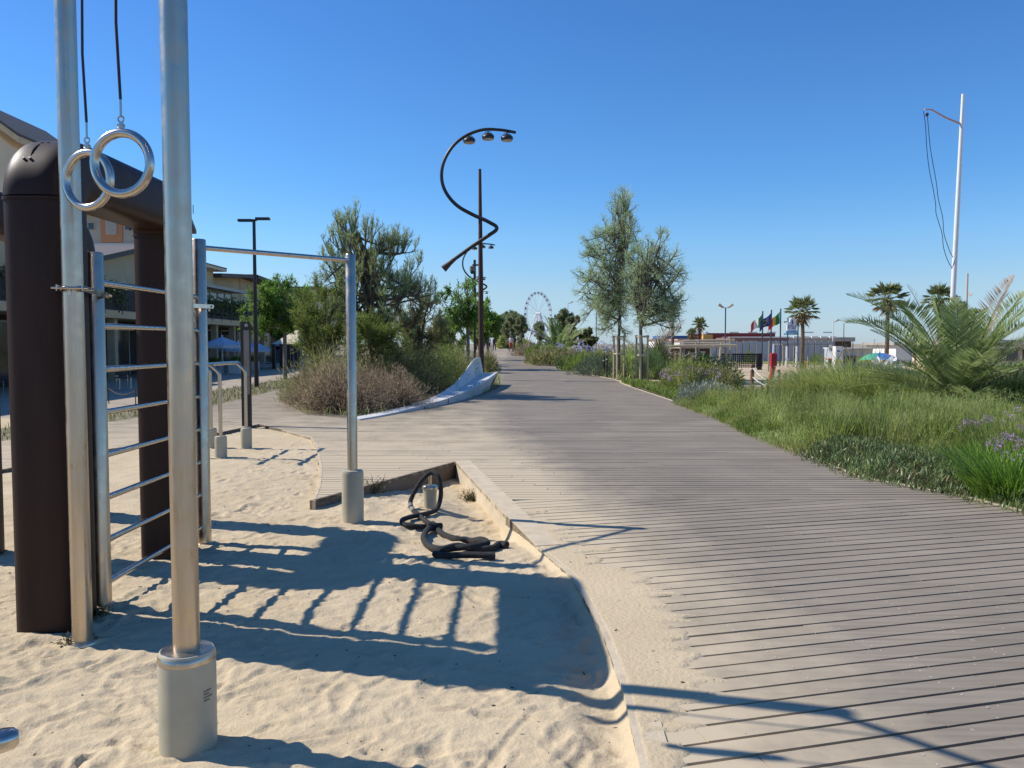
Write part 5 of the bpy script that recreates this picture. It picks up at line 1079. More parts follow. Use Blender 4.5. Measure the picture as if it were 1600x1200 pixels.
# tower block behind
YB = 82.0; t = thing('apartment_block', 'tall orange and grey apartment block behind the arcade building', 'building', (-40, YB, 0)); xw = lambda px: P(px, 540, YB).x
zt = P(200, 335, YB).z
xb = P(303, 540, YB + 14).x; MB().prism([(xw(40), YB, -.3), (xw(297), YB, -.3), (xb, YB + 14, -.3), (xw(40), YB + 14, -.3)], (0, 0, zt + .3)).build('wall', 'panel_grey', t)
MB().prism([(xw(36), YB - .8, zt), (xw(303), YB - .8, zt), (P(308, 540, YB + 14).x, YB + 14.5, zt), (xw(36), YB + 14.5, zt)], (0, 0, .45)).build('roof', 'roof_edge', t)
MB().box((xw(120), YB + 3, zt + .45), (xw(215), YB + 10, zt + 3.2)).build('penthouse', 'panel_grey', t)
for px0, px1 in ((60, 110), (163, 196), (222, 250), (270, 288)):
    for fl in range(4):
        z1 = zt - .3 - fl * 3.1; p_ = MB().box((xw(px0), YB - .12, z1 - 2.5), (xw(px1), YB - .003, z1)).build('panel', 'panel_orange', t)
        mx = (xw(px0) + xw(px1)) / 2; w_ = MB().box((mx - .55, YB - .2, z1 - 1.75), (mx + .55, YB - .123, z1 - .1)).build('window', 'frame_pale', t); MB().box((mx - .47, YB - .22, z1 - 1.68), (mx + .47, YB - .202, z1 - .2)).build('shutter', 'shutter' if fl % 2 == 0 else 'panel_grey', w_)
for fl in range(4):
    z1 = zt - .3 - fl * 3.1; MB().box((xw(40), YB - .16, z1 - 2.9), (xw(297), YB - .004, z1 - 2.62)).build('floor_band', 'panel_white', t)
    for px in (205, 212, 136, 148):
        w_ = MB().box((xw(px) - .35, YB - .1, z1 - 1.3), (xw(px) + .35, YB - .003, z1 - .5)).build('window', 'frame_pale', t); MB().box((xw(px) - .28, YB - .12, z1 - 1.23), (xw(px) + .28, YB - .102, z1 - .57)).build('pane', 'dark_glass', w_)
for px in (288, 294): MB().tube([(xw(px), YB + 2, zt + .4), (xw(px), YB + 2, zt + 1.3)], .04, 5).build('roof_rail', 'roof_edge', t)
for px, Y, wd, h, lab in ((466, 110, 30, 9, 'far pale building in the gap left of the pine'),):
    c = P(px, 540, Y); t = thing('far_building', lab, 'building', (c.x, Y, 0)); MB().box((c.x - wd / 2, Y, -.2), (c.x + 3, Y + 12, h)).build('wall', 'wall_cream', t); MB().box((c.x - wd / 2 - .3, Y - .4, h), (c.x + 3.3, Y + 12, h + .4)).build('roof', 'roof_edge', t)
    for k in range(5): MB().box((c.x - 10 + k * 2.6, Y - .05, h - 2.6), (c.x - 9 + k * 2.6, Y - .004, h - 1.2)).build('window', 'dark_glass', t)

# ------------------------------------------------------------------ cafe terrace
mat('parasol_shade_blue', (.42, .50, .60), .85, var=.06, scale=3); mat('white_paint', (.72, .72, .70), .5, var=.05); mat('cream_cloth', (.62, .54, .38), .85, var=.06); mat('dark_frame', (.03, .028, .028), .6); mat('chair_blue', (.30, .36, .46), .6, var=.1); mat('chair_dark', (.06, .05, .045), .6); mat('pot_grey', (.30, .31, .32), .7)  # blue of the building's shade put into the pale parasol cloth colour
def parasol(px, py, Y, rpx, hpx, label):
    c = P(px, py, Y); r_ = rpx * Y / F; h = hpx * Y / F; t = thing('parasol', label, 'parasol', (c.x, Y, -.04), 'pale parasols of the cafe terrace, tinted blue for shade')
    b = MB(); k = 8; ring = [(c.x + r_ * math.cos(2 * math.pi * i / k + .39), Y + r_ * math.sin(2 * math.pi * i / k + .39)) for i in range(k)]
    v = [(c.x, Y, c.z)] + [(x, y, c.z - h) for x, y in ring] + [(x, y, c.z - h - .16) for x, y in ring]; b.add(v, [(0, 1 + i, 1 + (i + 1) % k) for i in range(k)] + [(1 + i, 1 + k + i, 1 + k + (i + 1) % k, 1 + (i + 1) % k) for i in range(k)]).build('canopy', 'parasol_shade_blue', t)
    MB().tube([(c.x, Y, -.05), (c.x, Y, c.z)], .035, 8).build('pole', 'white_paint', t); MB().cbox((c.x, Y, .02), (.6, .6, .12)).build('foot', 'pot_grey', t); MB().ball((c.x, Y, c.z + .03), .05, .05, .06, 8, 5).build('finial', 'white_paint', t)
    for i in range(k): MB().tube([(c.x, Y, c.z - .03), (ring[i][0], ring[i][1], c.z - h + .0)], .012, 4).build('rib', 'dark_frame', t)
    return t
parasol(347, 526, 41.5, 33, 13, 'pale parasol tinted blue for shade with script on its edge, left one of the terrace')
parasol(372, 534, 44, 28, 11, 'pale parasol tinted blue for shade in the middle of the terrace, lower behind the first')
parasol(398, 534, 47, 27, 12, 'pale parasol tinted blue for shade right of the brown T lamp')
t = thing('canopy_tent', 'cream canopy roof on brown posts at the right end of the terrace', 'canopy', (P(462, 540, 50).x, 50, 0)); a, b = P(432, 535, 48), P(497, 534, 52); 
v = [(a.x, a.y - 1, a.z - .1), (b.x, a.y - 1, a.z - .1), (b.x, a.y + 3, a.z - .1), (a.x, a.y + 3, a.z - .1), (a.x + .9, a.y + 1, a.z + .75), (b.x - .3, a.y + 1, a.z + .75)]
MB().add(v, [(0, 1, 5, 4), (1, 2, 5), (2, 3, 4, 5), (3, 0, 4)]).build('roof', 'cream_cloth', t)
for x in np.linspace(a.x + .1, b.x - .1, 4):
    for yv in (a.y - .9, a.y + 2.9): MB().box((x - .09, yv - .09, -.1), (x + .09, yv + .09, a.z - .1)).build('post', 'lamp_paint', t)
def chair(loc, rz, label, m='chair_dark'):
    t = thing('chair', label, 'chair', loc, 'chairs of the cafe terrace'); t.rotation_euler = (0, 0, 0); o = Vector(loc)
    MB().cbox(o + Vector((0, 0, .45)), (.44, .42, .04)).build('seat', m, t); MB().cbox(o + Vector((0, .2, .70)), (.42, .035, .34)).build('backrest', m, t)
    for sx in (-1, 1):
        for sy in (-1, 1): MB().tube([o + Vector((sx * .19, sy * .18, 0)), o + Vector((sx * .19, sy * .2, .44 if sy < 0 else .86))], .014, 5).build('leg', 'steel_bar', t)
    t.rotation_euler = (0, 0, rz); return t
ch = chair(Vector((-14.2, 27.0, -.05)), .3, 'steel legged chair at the terrace edge seen between wall bars and brown leg')
for x, y, rz, lab in ((-14.9, 27.9, 1.8, 'chair turned sideways left of the first terrace chair'), (-13.9, 28.6, 3.3, 'chair facing away behind the first terrace chair'), (-15.4, 29.3, .2, 'chair in the dark arcade behind the wall bars'), (-15.0, 44.0, 2.0, 'chair under the middle parasol'), (-14.9, 46.3, .3, 'chair under the right parasol'), (-14.6, 48.5, 4.0, 'chair near the stack of blue white chairs'), (-16.6, 25.6, 1.0, 'chair half hidden behind the left brown leg')): dup(ch, (x, y, -.05), lab, rz)
def table(loc, label):
    t = thing('cafe_table', label, 'table', loc, 'tables of the cafe terrace'); o = Vector(loc); MB().cbox(o + Vector((0, 0, .73)), (.7, .7, .035)).build('tabletop', 'white_paint', t); MB().tube([o, o + Vector((0, 0, .72))], .03, 8).build('column', 'steel_bar', t); MB().cbox(o + Vector((0, 0, .02)), (.42, .42, .035)).build('foot', 'dark_frame', t); return t
tb = table(Vector((-14.4, 27.8, -.05)), 'small square cafe table between the chairs by the wall bars')
dup(tb, (-15.2, 44.8, -.05), 'small square cafe table under the middle parasol'); dup(tb, (-16.0, 28.5, -.05), 'small square cafe table deep in the arcade shade')
for k in range(7):
    z = -.05 + .13 * k; c = P(433, 540, 50); o = thing('chair', 'blue and white chair number %s from the ground in the terrace stack' % ['one', 'two', 'three', 'four', 'five', 'six', 'seven'][k] if k not in (0, 6) else ('blue and white chair at the top of the terrace stack' if k else 'lowest blue and white chair of the terrace stack'), 'chair', (c.x, 50, z), 'stacked chairs of the cafe terrace')
    MB().cbox((c.x, 50, z + .45), (.6, .5, .05)).build('seat', 'chair_blue', o); MB().cbox((c.x - .0, 50.24, z + .66), (.58, .04, .36)).build('backrest', 'white_paint' if k % 2 else 'chair_blue', o)
    for sx in (-1, 1):
        if k == 0:
            for sy in (-1, 1): MB().tube([(c.x + sx * .26, 50 + sy * .2, z), (c.x + sx * .26, 50 + sy * .2, z + .43)], .02, 5).build('leg', 'chair_blue', o)
        MB().cbox((c.x + sx * .29, 50, z + .60), (.03, .46, .03)).build('armrest', 'chair_blue', o)
for px, Y, lab in ((368, 42, 'pale grey planter box under the left parasol'), (394, 45, 'pale grey planter box right of the T lamp foot'), (336, 41, 'dark grey planter box by the terrace edge')):
    c = P(px, 540, Y); t = thing('planter', lab, 'planter', (c.x, Y, -.05), 'planters of the cafe terrace'); MB().cbox((c.x, Y, .28), (.62, .5, .66), 0, .03).build('box', 'white_paint' if px != 336 else 'pot_grey', t)
    n = 160; d = rdir(n); d[:, 2] = np.abs(d[:, 2]); V, Q = diamonds(np.array([c.x, Y, .58]) + d * [.25, .2, .2], unit(d + [0, 0, .6]), .2, .05); leaves('greenery', V, Q, None, 'shrub_mid', t, 'stuff')
# ------------------------------------------------------------------ ferris wheel far down the shore
mat('wheel_white', (.78, .79, .80), .5, var=.03); mat('cabin_dark', (.10, .13, .17), .3, var=.1)
YW = 700.0; wc = P(841, 490, YW); RW = 33.5 * YW / F; yaw = math.acos(.62); ua = Vector((math.cos(yaw), math.sin(yaw), 0)); na = Vector((-ua.y, ua.x, 0))
t = thing('ferris_wheel', 'white ferris wheel with dark cabins far beyond the trees', 'ferris wheel', (wc.x, YW, 0))
rm = MB()
for off in (-1.1, 1.1):
    for rr_ in (RW, RW - 1.3): rm.torus(wc + na * off, ua, (0, 0, 1), rr_, .2, 60, 5)
for i in range(60):
    a = 2 * math.pi * i / 60; d = ua * math.cos(a) + Vector((0, 0, 1)) * math.sin(a); rm.tube([wc + d * RW + na * 1.1, wc + d * (RW - 1.3) - na * 1.1], .12, 4, False)
rm.build('rim', 'wheel_white', t, kind='stuff')
for i in range(24):
    a = 2 * math.pi * i / 24; d = ua * math.cos(a) + Vector((0, 0, 1)) * math.sin(a)
    MB().tube([wc + na * (1.2 if i % 2 else -1.2), wc + d * (RW - 1.3)], .13, 4).build('spoke', 'wheel_white', t)
    c = wc + d * (RW + .1) + Vector((0, 0, -1.0)); MB()._ball(c, .95, .95, 1.05, 8, 5).build('cabin', 'cabin_dark', t)
MB().tube([wc - na * 2.6, wc + na * 2.6], 1.0, 12).build('hub', 'wheel_white', t)
for sx in (-1, 1):
    for sn in (-1, 1): MB().tube([wc + na * 2.2 * sn, Vector((wc.x, YW, 0)) + ua * 9 * sx + na * 5 * sn], [.6, .9], 6).build('support_leg', 'wheel_white', t)

# ------------------------------------------------------------------ bollards and ropes
mat('bollard_red', (.17, .062, .035), .75, var=.3, scale=5, stretch=(4, 4, .8)); mat('bollard_dark', (.05, .032, .026), .8, var=.3); mat('rope_white', (.66, .63, .57), .85, var=.1)
BOL = {}
def bollard(px, top, foot, wpx, label, m='bollard_red', cat='bollard', key=None, Y=None):
    g = G(px, foot) if Y is None else Vector((P(px, 540, Y).x, Y, 0)); zt = P(px, top, g.y).z; r_ = wpx * g.y / F / 2; t = thing('bollard', label, cat, g, 'round timber bollards with ropes')
    MB().lathe(g, [(r_, -.2), (r_, zt - .05), (r_ * .96, zt - .012), (r_ * .8, zt)], 12).build('post', m, t, True); MB().lathe((g.x, g.y, zt - .16), [(r_ * 1.02, -.02), (r_ * 1.06, 0), (r_ * 1.02, .02)], 12).build('rope_ring', 'rope_white', t, True); BOL[key or px] = (g, zt); return t
bollard(1175, 569, 611, 6.0, 'tallest red brown bollard, left end of the white ropes in front of the sand court')
bollard(1216.5, 577.5, 607, 5.0, 'red brown bollard right of the red padded post'); bollard(1227, 583, 608, 4.2, 'thin dark bollard, rightmost of the group by the red padded post', 'bollard_dark')
bollard(1190.5, 594, 612, 3.6, 'short dark bollard between the tallest bollard and the red post', 'bollard_dark'); bollard(1198.5, 592, 614, 3.8, 'short dark bollard just left of the red padded post', 'bollard_dark'); bollard(1207, 594, 606, 4.4, 'short dark bollard directly under the red padded post', 'bollard_dark')
bollard(1049, 547, 580, 3.5, 'dark red bollard at the left end of the rope fence', 'bollard_dark'); bollard(1057, 548.5, 578, 4.0, 'red brown bollard where the left white ropes begin'); bollard(1077, 549, 574, 3.2, 'red brown bollard in the middle of the left white ropes'); bollard(1089, 548.5, 572, 3.6, 'dark bollard at the right end of the left white ropes', 'bollard_dark')
bollard(1141, 561.5, 585, 5.2, 'stout dark bollard behind the leafy shrub', 'bollard_dark')
def rope(a, b, da, db, sag, label):
    (g0, z0), (g1, z1) = BOL[a], BOL[b]; p, q = g0 + Vector((0, 0, z0 - da)), g1 + Vector((0, 0, z1 - db)); o = MB().tube([p.lerp(q, u) - Vector((0, 0, sag * 4 * u * (1 - u))) for u in np.linspace(0, 1, 14)], .017, 6).build('barrier_rope', 'rope_white', None, True); tag(o, label, 'rope', 'white ropes between the bollards')
rope(1175, 1198.5, .10, .05, .06, 'upper white rope dropping from the tallest bollard'); rope(1175, 1198.5, .42, .22, .05, 'lower white rope from the tallest bollard'); rope(1198.5, 1216.5, .06, .12, .12, 'upper white rope rising to the bollard right of the red post'); rope(1198.5, 1216.5, .24, .42, .06, 'lower white rope rising to the bollard right of the red post')
rope(1057, 1077, .08, .08, .22, 'upper white rope of the left rope fence'); rope(1057, 1077, .5, .5, .12, 'lower white rope of the left rope fence'); rope(1077, 1089, .08, .5, .05, 'slanting white rope at the right end of the left fence')
bollard(943.6, 558, 588, 3.4, 'brown flat board post at the lavender by the deck', 'bollard_dark', 'post'); bollard(948.2, 556, 590, 2.6, 'short black bollard beside the lavender at the deck edge', 'totem_dark', 'post')
# red padded post
mat('red_pad', (.42, .018, .02), .55, var=.12, scale=4, bump=.2, bscale=12)
g = G(1206, 606); z = lambda py: P(1206, py, g.y).z; xx = lambda px: P(px, 540, g.y).x
t = thing('padded_post', 'red padded post leaning over the ropes of the sand court', 'padded post', g)
MB().tube([(xx(1203), g.y, 0), (xx(1208), g.y, z(572)), (xx(1209), g.y, z(538))], .035, 8).build('pole', 'white_paint', t, True)
MB().cbox((xx(1208.8), g.y, z(562)), (.20, .20, z(551.5) - z(572)), 0, .02).build('pad', 'red_pad', t)
MB().tube([(xx(1208.6), g.y, z(572.5)), (xx(1207.5), g.y, z(580)), (xx(1205.5), g.y, z(592)), (xx(1203.5), g.y, z(604))], [.105, .085, .10, .085], 10).build('pad', 'red_pad', t, True)
# ------------------------------------------------------------------ sand court
mat('net_black', (.012, .014, .013), .8); mat('pole_blue', (.035, .065, .12), .4); mat('log_pale', (.44, .37, .27), .85, var=.25, scale=5, stretch=(.6, 5, 5)); mat('log_grey', (.30, .27, .22), .85, var=.25, scale=5, stretch=(4, 4, .7))
def pole(name, px, top, foot_y, Y, wpx, m, label, cat, group=None, lean=0.0):
    x = P(px, 540, Y).x; zt = P(px, top, Y).z; r_ = wpx * Y / F / 2; t = thing(name, label, cat, (x, Y, 0), group); MB().tube([(x, Y, -.1), (x + lean, Y, zt)], [r_, r_ * .9], 8).build('post', m, t, True); return t, x, zt
t = thing('court_net', 'low black net with solid black end panel across the sand court', 'net', (P(1187, 540, 50).x, 50, 0)); X0, X1 = P(1125, 540, 50).x, P(1184, 540, 50).x
MB().box((X0, 49.99, .88), (X1, 50.01, .98)).build('net_band', 'net_black', t); b = MB()
for x in np.arange(X0, X1, .12): b.box((x, 49.996, .1), (x + .05, 50.004, .88))
for z_ in np.arange(.12, .88, .11): b.box((X0, 49.992, z_), (X1, 49.995, z_ + .045))
b.build('mesh', 'net_black', t, kind='stuff'); MB().cbox((P(1187, 540, 50).x, 50, .45), (.26, .22, 1.1)).build('end_panel', 'net_black', t)
pole('court_pole', 1201.5, 533, 575, 47, 2.6, 'log_grey', 'pale court pole right of the black net panel', 'pole', 'poles of the sand court')
pole('court_pole', 1182, 536, 570, 54, 1.6, 'log_grey', 'thin court pole behind the black net panel', 'pole', 'poles of the sand court')
pole('court_pole', 1240.5, 540, 570, 56, 1.8, 'log_grey', 'thin yellowish pole between the white painted posts', 'pole', 'poles of the sand court')
pole('court_pole', 1152, 536, 575, 52, 1.8, 'log_grey', 'thin court pole at the left end of the black net', 'pole', 'poles of the sand court')
for px, lab in ((1229.5, 'white painted post under the left leg of the beach sign'), (1245, 'white painted post under the right leg of the beach sign')): pole('painted_post', px, 541, 571, 55, 3.6, 'white_paint', lab, 'post', 'white painted posts')
# log pergola
mat('log_end', (.5, .42, .3), .8)
YP = 46; t = thing('log_pergola', 'open pergola of pale logs on crooked posts left of the sand court', 'pergola', (P(1090, 540, YP).x, YP, 0))
for (a, b, y0, y1, dy) in ((1040, 1112, 541.5, 540.5, -1.2), (1068, 1142, 536.5, 538, .6), (1066, 1148, 533.5, 531.5, 1.2), (1112, 1150, 540.5, 540, -1.0)):
    p, q = P(a, y0, YP + dy), P(b, y1, YP + dy); MB().tube([p, p.lerp(q, .5) + Vector((0, 0, .02)), q], .072, 8).build('beam', 'log_pale', t, True)
for px, top, dx, w_ in ((1064, 539, 0, 3), (1067.5, 536, .05, 2.6), (1089, 535, -.05, 3.2), (1091.5, 530, .02, 2.6), (1123, 535, .15, 3.6), (1137, 543, -.1, 3.4), (1141.5, 526, 0, 3.2)):
    x = P(px, 540, YP).x; MB().tube([(x, YP, -.1), (x + dx, YP, P(px, top, YP).z)], [w_ * YP / F / 2 * 1.1, w_ * YP / F / 2], 8).build('post', 'log_grey' if px not in (1123,) else 'log_pale', t, True)
# beach huts, roofs and screens
mat('screen_blue', (.36, .40, .44), .7, var=.10, scale=1.5); mat('awning_brown', (.20, .115, .10), .85, var=.12); mat('roof_red', (.20, .035, .032), .7, var=.15); mat('trim_pink', (.62, .33, .28), .7); mat('wall_yellow', (.62, .36, .08), .8); mat('roof_blue', (.035, .11, .26), .6); mat('hut_white', (.68, .67, .63), .8, var=.06); mat('hut_brown', (.075, .052, .04), .85, var=.2); mat('roof_grey', (.34, .32, .29), .85, var=.12, scale=1)
YS = 70; t = thing('wind_screen', 'long grey blue wind screen of cloth panels behind the sand court', 'fence', (P(1215, 540, YS).x, YS, 0))
ex_ = np.linspace(P(1110, 540, YS).x, P(1304, 540, YS).x, 20)
for k in range(19): MB().box((ex_[k] + .05, YS, .02), (ex_[k + 1] - .05, YS + .03, 1.82 + R.normal(0, .03))).build('screen_panel', 'screen_blue', t)
for k in range(20): MB().tube([(ex_[k], YS - .02, -.1), (ex_[k], YS - .02, 1.9)], .028, 6).build('screen_post', 'log_grey', t, True)
def hut(name, lab, px0, px1, top, Y, wall, roofm, rt=.25, depth=5.0, over=.3, base=0.0, roofcol=None):
    x0, x1, zt = P(px0, 540, Y).x, P(px1, 540, Y).x, P(px0, top, Y).z; t = thing(name, lab, 'building', ((x0 + x1) / 2, Y, 0)); MB().box((x0, Y, -.2), (x1, Y + depth, zt - rt)).build('wall', wall, t); MB().box((x0 - over, Y - over, zt - rt), (x1 + over, Y + depth + over, zt)).build('roof', roofm, t); return t, x0, x1, zt
t, x0, x1, zt = hut('beach_hut', 'dark brown hut opening under the log pergola', 1070, 1109, 541, 58, 'hut_brown', 'log_pale', .15, 4)
MB().box((x0 + .3, 57.9, .2), (x0 + .9, 57.997, 1.0)).build('shutter', 'log_grey', t); MB().box((x1 - .9, 57.9, .2), (x1 - .35, 57.997, 1.05)).build('door', 'panel_grey', t)
t, x0, x1, zt = hut('awning_hut', 'muted brown awning roof behind the flagpoles', 1145, 1222, 527.5, 78, 'hut_brown', 'awning_brown', .66, 4, .5); MB().box((x0 - .55, 77.4, zt - .02), (x1 + .55, 77.47, zt + .09)).build('roof_trim', 'hut_white', t)
t, x0, x1, zt = hut('red_roof_bar', 'beach bar with long dark red roof and yellow wall end', 1104, 1204, 520.5, 95, 'roof_red', 'roof_red', .5, 8, .4)
MB().box((P(1096, 540, 95).x, 94.2, -.1), (P(1111, 540, 95).x, 95.2, P(1100, 523, 95).z)).build('end_wall', 'wall_yellow', t); MB().box((P(1128, 540, 94).x, 93.9, P(1128, 526.5, 94).z - .12), (P(1206, 540, 94).x, 94.0, P(1128, 526.5, 94).z + .05)).build('fascia', 'trim_pink', t)
for k in range(6): MB().box((x0 + 2.5 + k * 2.2, 94.3, 2.85), (x0 + 3.6 + k * 2.2, 94.36, 3.0)).build('roof_light', 'hut_white', t)
MB().ball((P(1100, 540, 95).x, 95, P(1100, 521.5, 95).z), .55, .55, .35, 10, 6).build('dome', 'hut_white', t, True)
hut('beach_hut', 'long low hut with deep blue roof behind the slender palm', 1036, 1092, 524.5, 110, 'hut_white', 'roof_blue', .42, 6)
hut('beach_hut', 'white hut row under the blue roof, left behind the pergola', 1022, 1060, 529, 100, 'hut_white', 'roof_grey', .12, 5)
hut('beach_hut', 'pale hut with pinkish roof between blue roof and red roof bar', 1062, 1100, 530, 92, 'hut_white', 'trim_pink', .12, 5)
t, x0, x1, zt = hut('beach_hut', 'grey flat roofed beach building right of the fan palm', 1228, 1330, 527, 88, 'hut_brown', 'roof_grey', .45, 7)
for k in range(5): MB().box((P(1236 + k * 14, 540, 88).x, 87.2, zt - .1), (P(1246 + k * 14, 540, 88).x, 87.4, zt + .1)).build('roof_panel', 'hut_white', t)
t = thing('slatted_canopy', 'thin dark slatted canopy on a white post right of the wind screen', 'canopy', (P(1260, 540, 60).x, 60, 0)); a, b = P(1222, 537.5, 60), P(1305, 538.5, 60)
for k in range(6): MB().box((a.x, 60 + k * .5, a.z - .06), (b.x, 60.2 + k * .5, a.z + .02)).build('slat', 'log_grey', t)
for px in (1224, 1263, 1298): MB().tube([(P(px, 540, 60).x, 60, -.1), (P(px, 540, 60).x, 60, a.z - .06)], .07 if px != 1298 else .11, 8).build('post', 'white_paint' if px == 1298 else 'log_grey', t, True)
# flags
mat('flag_green', (.03, .20, .08), .7); mat('flag_white', (.75, .74, .72), .7); mat('flag_red', (.55, .03, .04), .7); mat('flag_navy', (.03, .05, .17), .7); mat('flag_yellow', (.70, .46, .03), .7)
def flag(px, top, Y, cols, lab, fl, star=False):
    t, x, zt = pole('flagpole', px, top, 570, Y, 2.4, 'pole_blue', lab, 'flagpole', 'three flagpoles at the beach'); f = bpy.data.objects.new('flag', None); COL.objects.link(f); f.parent = t
    L_, H = .92, .80; n = 12; pt = lambda u, v: (x - .06 - L_ * u * .88, Y + .10 * math.sin(u * 7 + px), zt - .12 - H * v * (1 - .25 * u) - .85 * L_ * u - .07 * math.sin(u * 6 + v))
    for s_, c in enumerate(cols):
        a, b = s_ / len(cols), (s_ + 1) / len(cols); v, q = [], []
        for i in range(n + 1):
            for j in range(5): v.append(pt(a + (b - a) * i / n, j / 4))
        q = [(i * 5 + j, i * 5 + j + 1, i * 5 + 6 + j, i * 5 + 5 + j) for i in range(n) for j in range(4)]; MB().add(v, q).build('stripe', c, f, True)
    if star:
        for k in range(12):
            a = 2 * math.pi * k / 12; p = pt(.5 + .17 * math.cos(a), .5 + .26 * math.sin(a)); MB()._ball((p[0], p[1] - .02, p[2]), .035, .008, .035, 6, 3).build('star', 'flag_yellow', f)
    MB()._ball((x, Y, zt + .04), .06, .06, .06, 8, 5).build('finial', 'pole_blue', t)
flag(1191, 488, 58, ['flag_green', 'flag_white', 'flag_red'], 'flagpole with green white red flag, left of three', 0); flag(1204.5, 486, 58, ['flag_navy'], 'flagpole with navy flag, middle of three', 0, True); flag(1219, 484, 58, ['flag_green', 'flag_yellow', 'flag_red'], 'flagpole with green yellow red flag, right of three', 0)
# blue and white sign
mat('sign_white', (.78, .79, .80), .5, var=.03); mat('sign_blue', (.03, .14, .38), .5); mat('sign_sky', (.12, .36, .58), .5)
YG = 57; t = thing('beach_sign', 'blue and white beach club sign with arched top on two blue legs', 'sign', (P(1238, 540, YG).x, YG, 0)); sp_ = lambda px, py, dy=0.0: P(px, py, YG + dy)
ol = [(1230, 517), (1230, 504.5), (1231, 503), (1233.5, 503), (1235, 499), (1237, 496.6), (1239, 496.6), (1240.5, 499.5), (1242.3, 496.5), (1243.5, 494.5), (1244.6, 496.5), (1244.6, 517)]
MB().prism([sp_(*p) for p in ol], (0, .12, 0)).build('panel', 'sign_white', t)
MB().prism([sp_(1228.6, 523.4, -.02), sp_(1228.6, 517.2, -.02), sp_(1245.6, 516.2, -.02), sp_(1245.6, 522.2, -.02)], (0, .13, 0)).build('banner', 'sign_sky', t)
MB().prism([sp_(1237, 506.6, -.03), sp_(1237.4, 500, -.03), sp_(1238.4, 499.2, -.03), sp_(1239.5, 500, -.03), sp_(1240, 506.6, -.03), sp_(1238.9, 506.6, -.03), sp_(1238.5, 503.5, -.03), sp_(1238, 506.6, -.03)], (0, .029, 0)).build('logo', 'sign_blue', t)
def text(s, loc, size, m, parent, ext=.01, rz=0.0, wfit=None, name='lettering'):
    c = bpy.data.curves.new('lettering', 'FONT'); c.body = s; c.size = size; c.extrude = ext; c.align_x = 'CENTER'; c.align_y = 'CENTER'; o = bpy.data.objects.new('tmp', c); COL.objects.link(o); dg = bpy.context.evaluated_depsgraph_get(); me = bpy.data.meshes.new_from_object(o.evaluated_get(dg)); bpy.data.objects.remove(o)
    w_ = max(v.co.x for v in me.vertices) - min(v.co.x for v in me.vertices); k = (wfit / w_) if wfit else 1
    me.transform(Matrix.Diagonal((k, 1, 1, 1))); me.transform(Matrix.Rotation(math.pi / 2, 4, 'X')); q = link(name, me, m, parent); q.location = Vector(loc) - origin(parent); q['kind'] = 'stuff'; return q
l = sp_(1237.2, 511.6, -.035); text('ATTILA', l, .42, 'sign_blue', t, .006, wfit=.62); l = sp_(1237.2, 519.8, -.05); text('beach', l, .20, 'sign_white', t, .004, wfit=.42)
for px in (1232, 1248): MB().tube([(sp_(px, 540).x, YG + .2, -.1), (sp_(px, 540).x, YG + .2, sp_(px, 497).z)], .045, 8).build('leg', 'pole_blue', t, True)
for py in (503, 522): MB().box((sp_(1226, py).x, YG + .13, sp_(1226, py).z - .04), (sp_(1249, py).x, YG + .19, sp_(1226, py).z + .04)).build('crossbar', 'pole_blue', t)
# lamps on the beach side
def twin_lamp(px, top, Y, lab, arm=.5, one=False):
    t, x, zt = pole('beach_lamp', px, top + 3, 570, Y, 2.2 if not one else 1.6, 'pole_blue' if not one else 'white_paint', lab, 'lamp', 'lamps on the beach side')
    for sg in ((-1, 1) if not one else (1,)):
        MB().tube([(x, Y, zt - .02), (x + sg * arm * .5, Y, zt + .06), (x + sg * arm, Y, zt + .17)], .035, 6).build('arm', 'panel_grey', t, True); MB().tube([(x + sg * arm * .4, Y, zt + .02), (x + sg * arm * 1.15, Y, zt + .26)], [.07, .11], 8).build('lamp_head', 'panel_grey', t, True)
    return t
twin_lamp(1133, 478, 58, 'twin headed lamp rising behind the log pergola', .45); twin_lamp(887, 471, 110, 'small dark lamp above the trees right of the ferris wheel', .6, True); twin_lamp(1301, 500, 85, 'slim white lamp left of the big palm fronds', .5, True)
pole('thin_pole', 931.5, 488, 560, 52, 1.4, 'lamp_paint', 'thin dark pole among the left tamarisk branches', 'pole'); pole('thin_pole', 1318, 505, 560, 90, 1.2, 'lamp_paint', 'thin dark pole behind the tips of the palm fronds', 'pole')
# white mast
p0 = P(1487, 510, 24); p0 = Vector((p0.x + (p0.z) * .012, 24, 0)); top = P(1505, 147, 24); mid = P(1487, 500, 24)
foot = Vector((mid.x - (top.x - mid.x) * (mid.z / (top.z - mid.z)) * .55, 24, -.1)); t = thing('white_mast', 'tall leaning white mast with bent arm and hanging cords above the big palm', 'mast', foot)
MB().tube([foot, mid], [.098, .088], 14).build('lower_tube', 'white_paint', t, True); MB().tube([mid - Vector((0, 0, .05)), P(1496.5, 316, 24), top], [.075, .066, .048], 14).build('upper_tube', 'white_paint', t, True)
j = P(1502.5, 194, 24); MB().tube([j, P(1478, 184, 24), P(1456, 171.5, 24), P(1445, 170.5, 24)], [.03, .026, .022, .02], 8).build('arm', 'trim_pink', t, True); MB()._ball(P(1448.5, 179, 24), .05, .05, .06, 8, 5).build('pulley', 'dark_frame', t)
for k, pts in enumerate(([(1443, 174), (1446, 195), (1448, 230), (1452, 265), (1459, 300), (1462, 320), (1463, 335), (1472, 365), (1474, 385), (1480, 405), (1488, 420)], [(1449, 180), (1452, 215), (1455, 240), (1463, 285), (1466, 310), (1473, 340), (1475, 365), (1483, 390), (1489, 402)])): MB().tube(spl([P(x, y, 24 - .1 * k) for x, y in pts], 4), .010, 5).build('cord', 'cord_black', t, True)
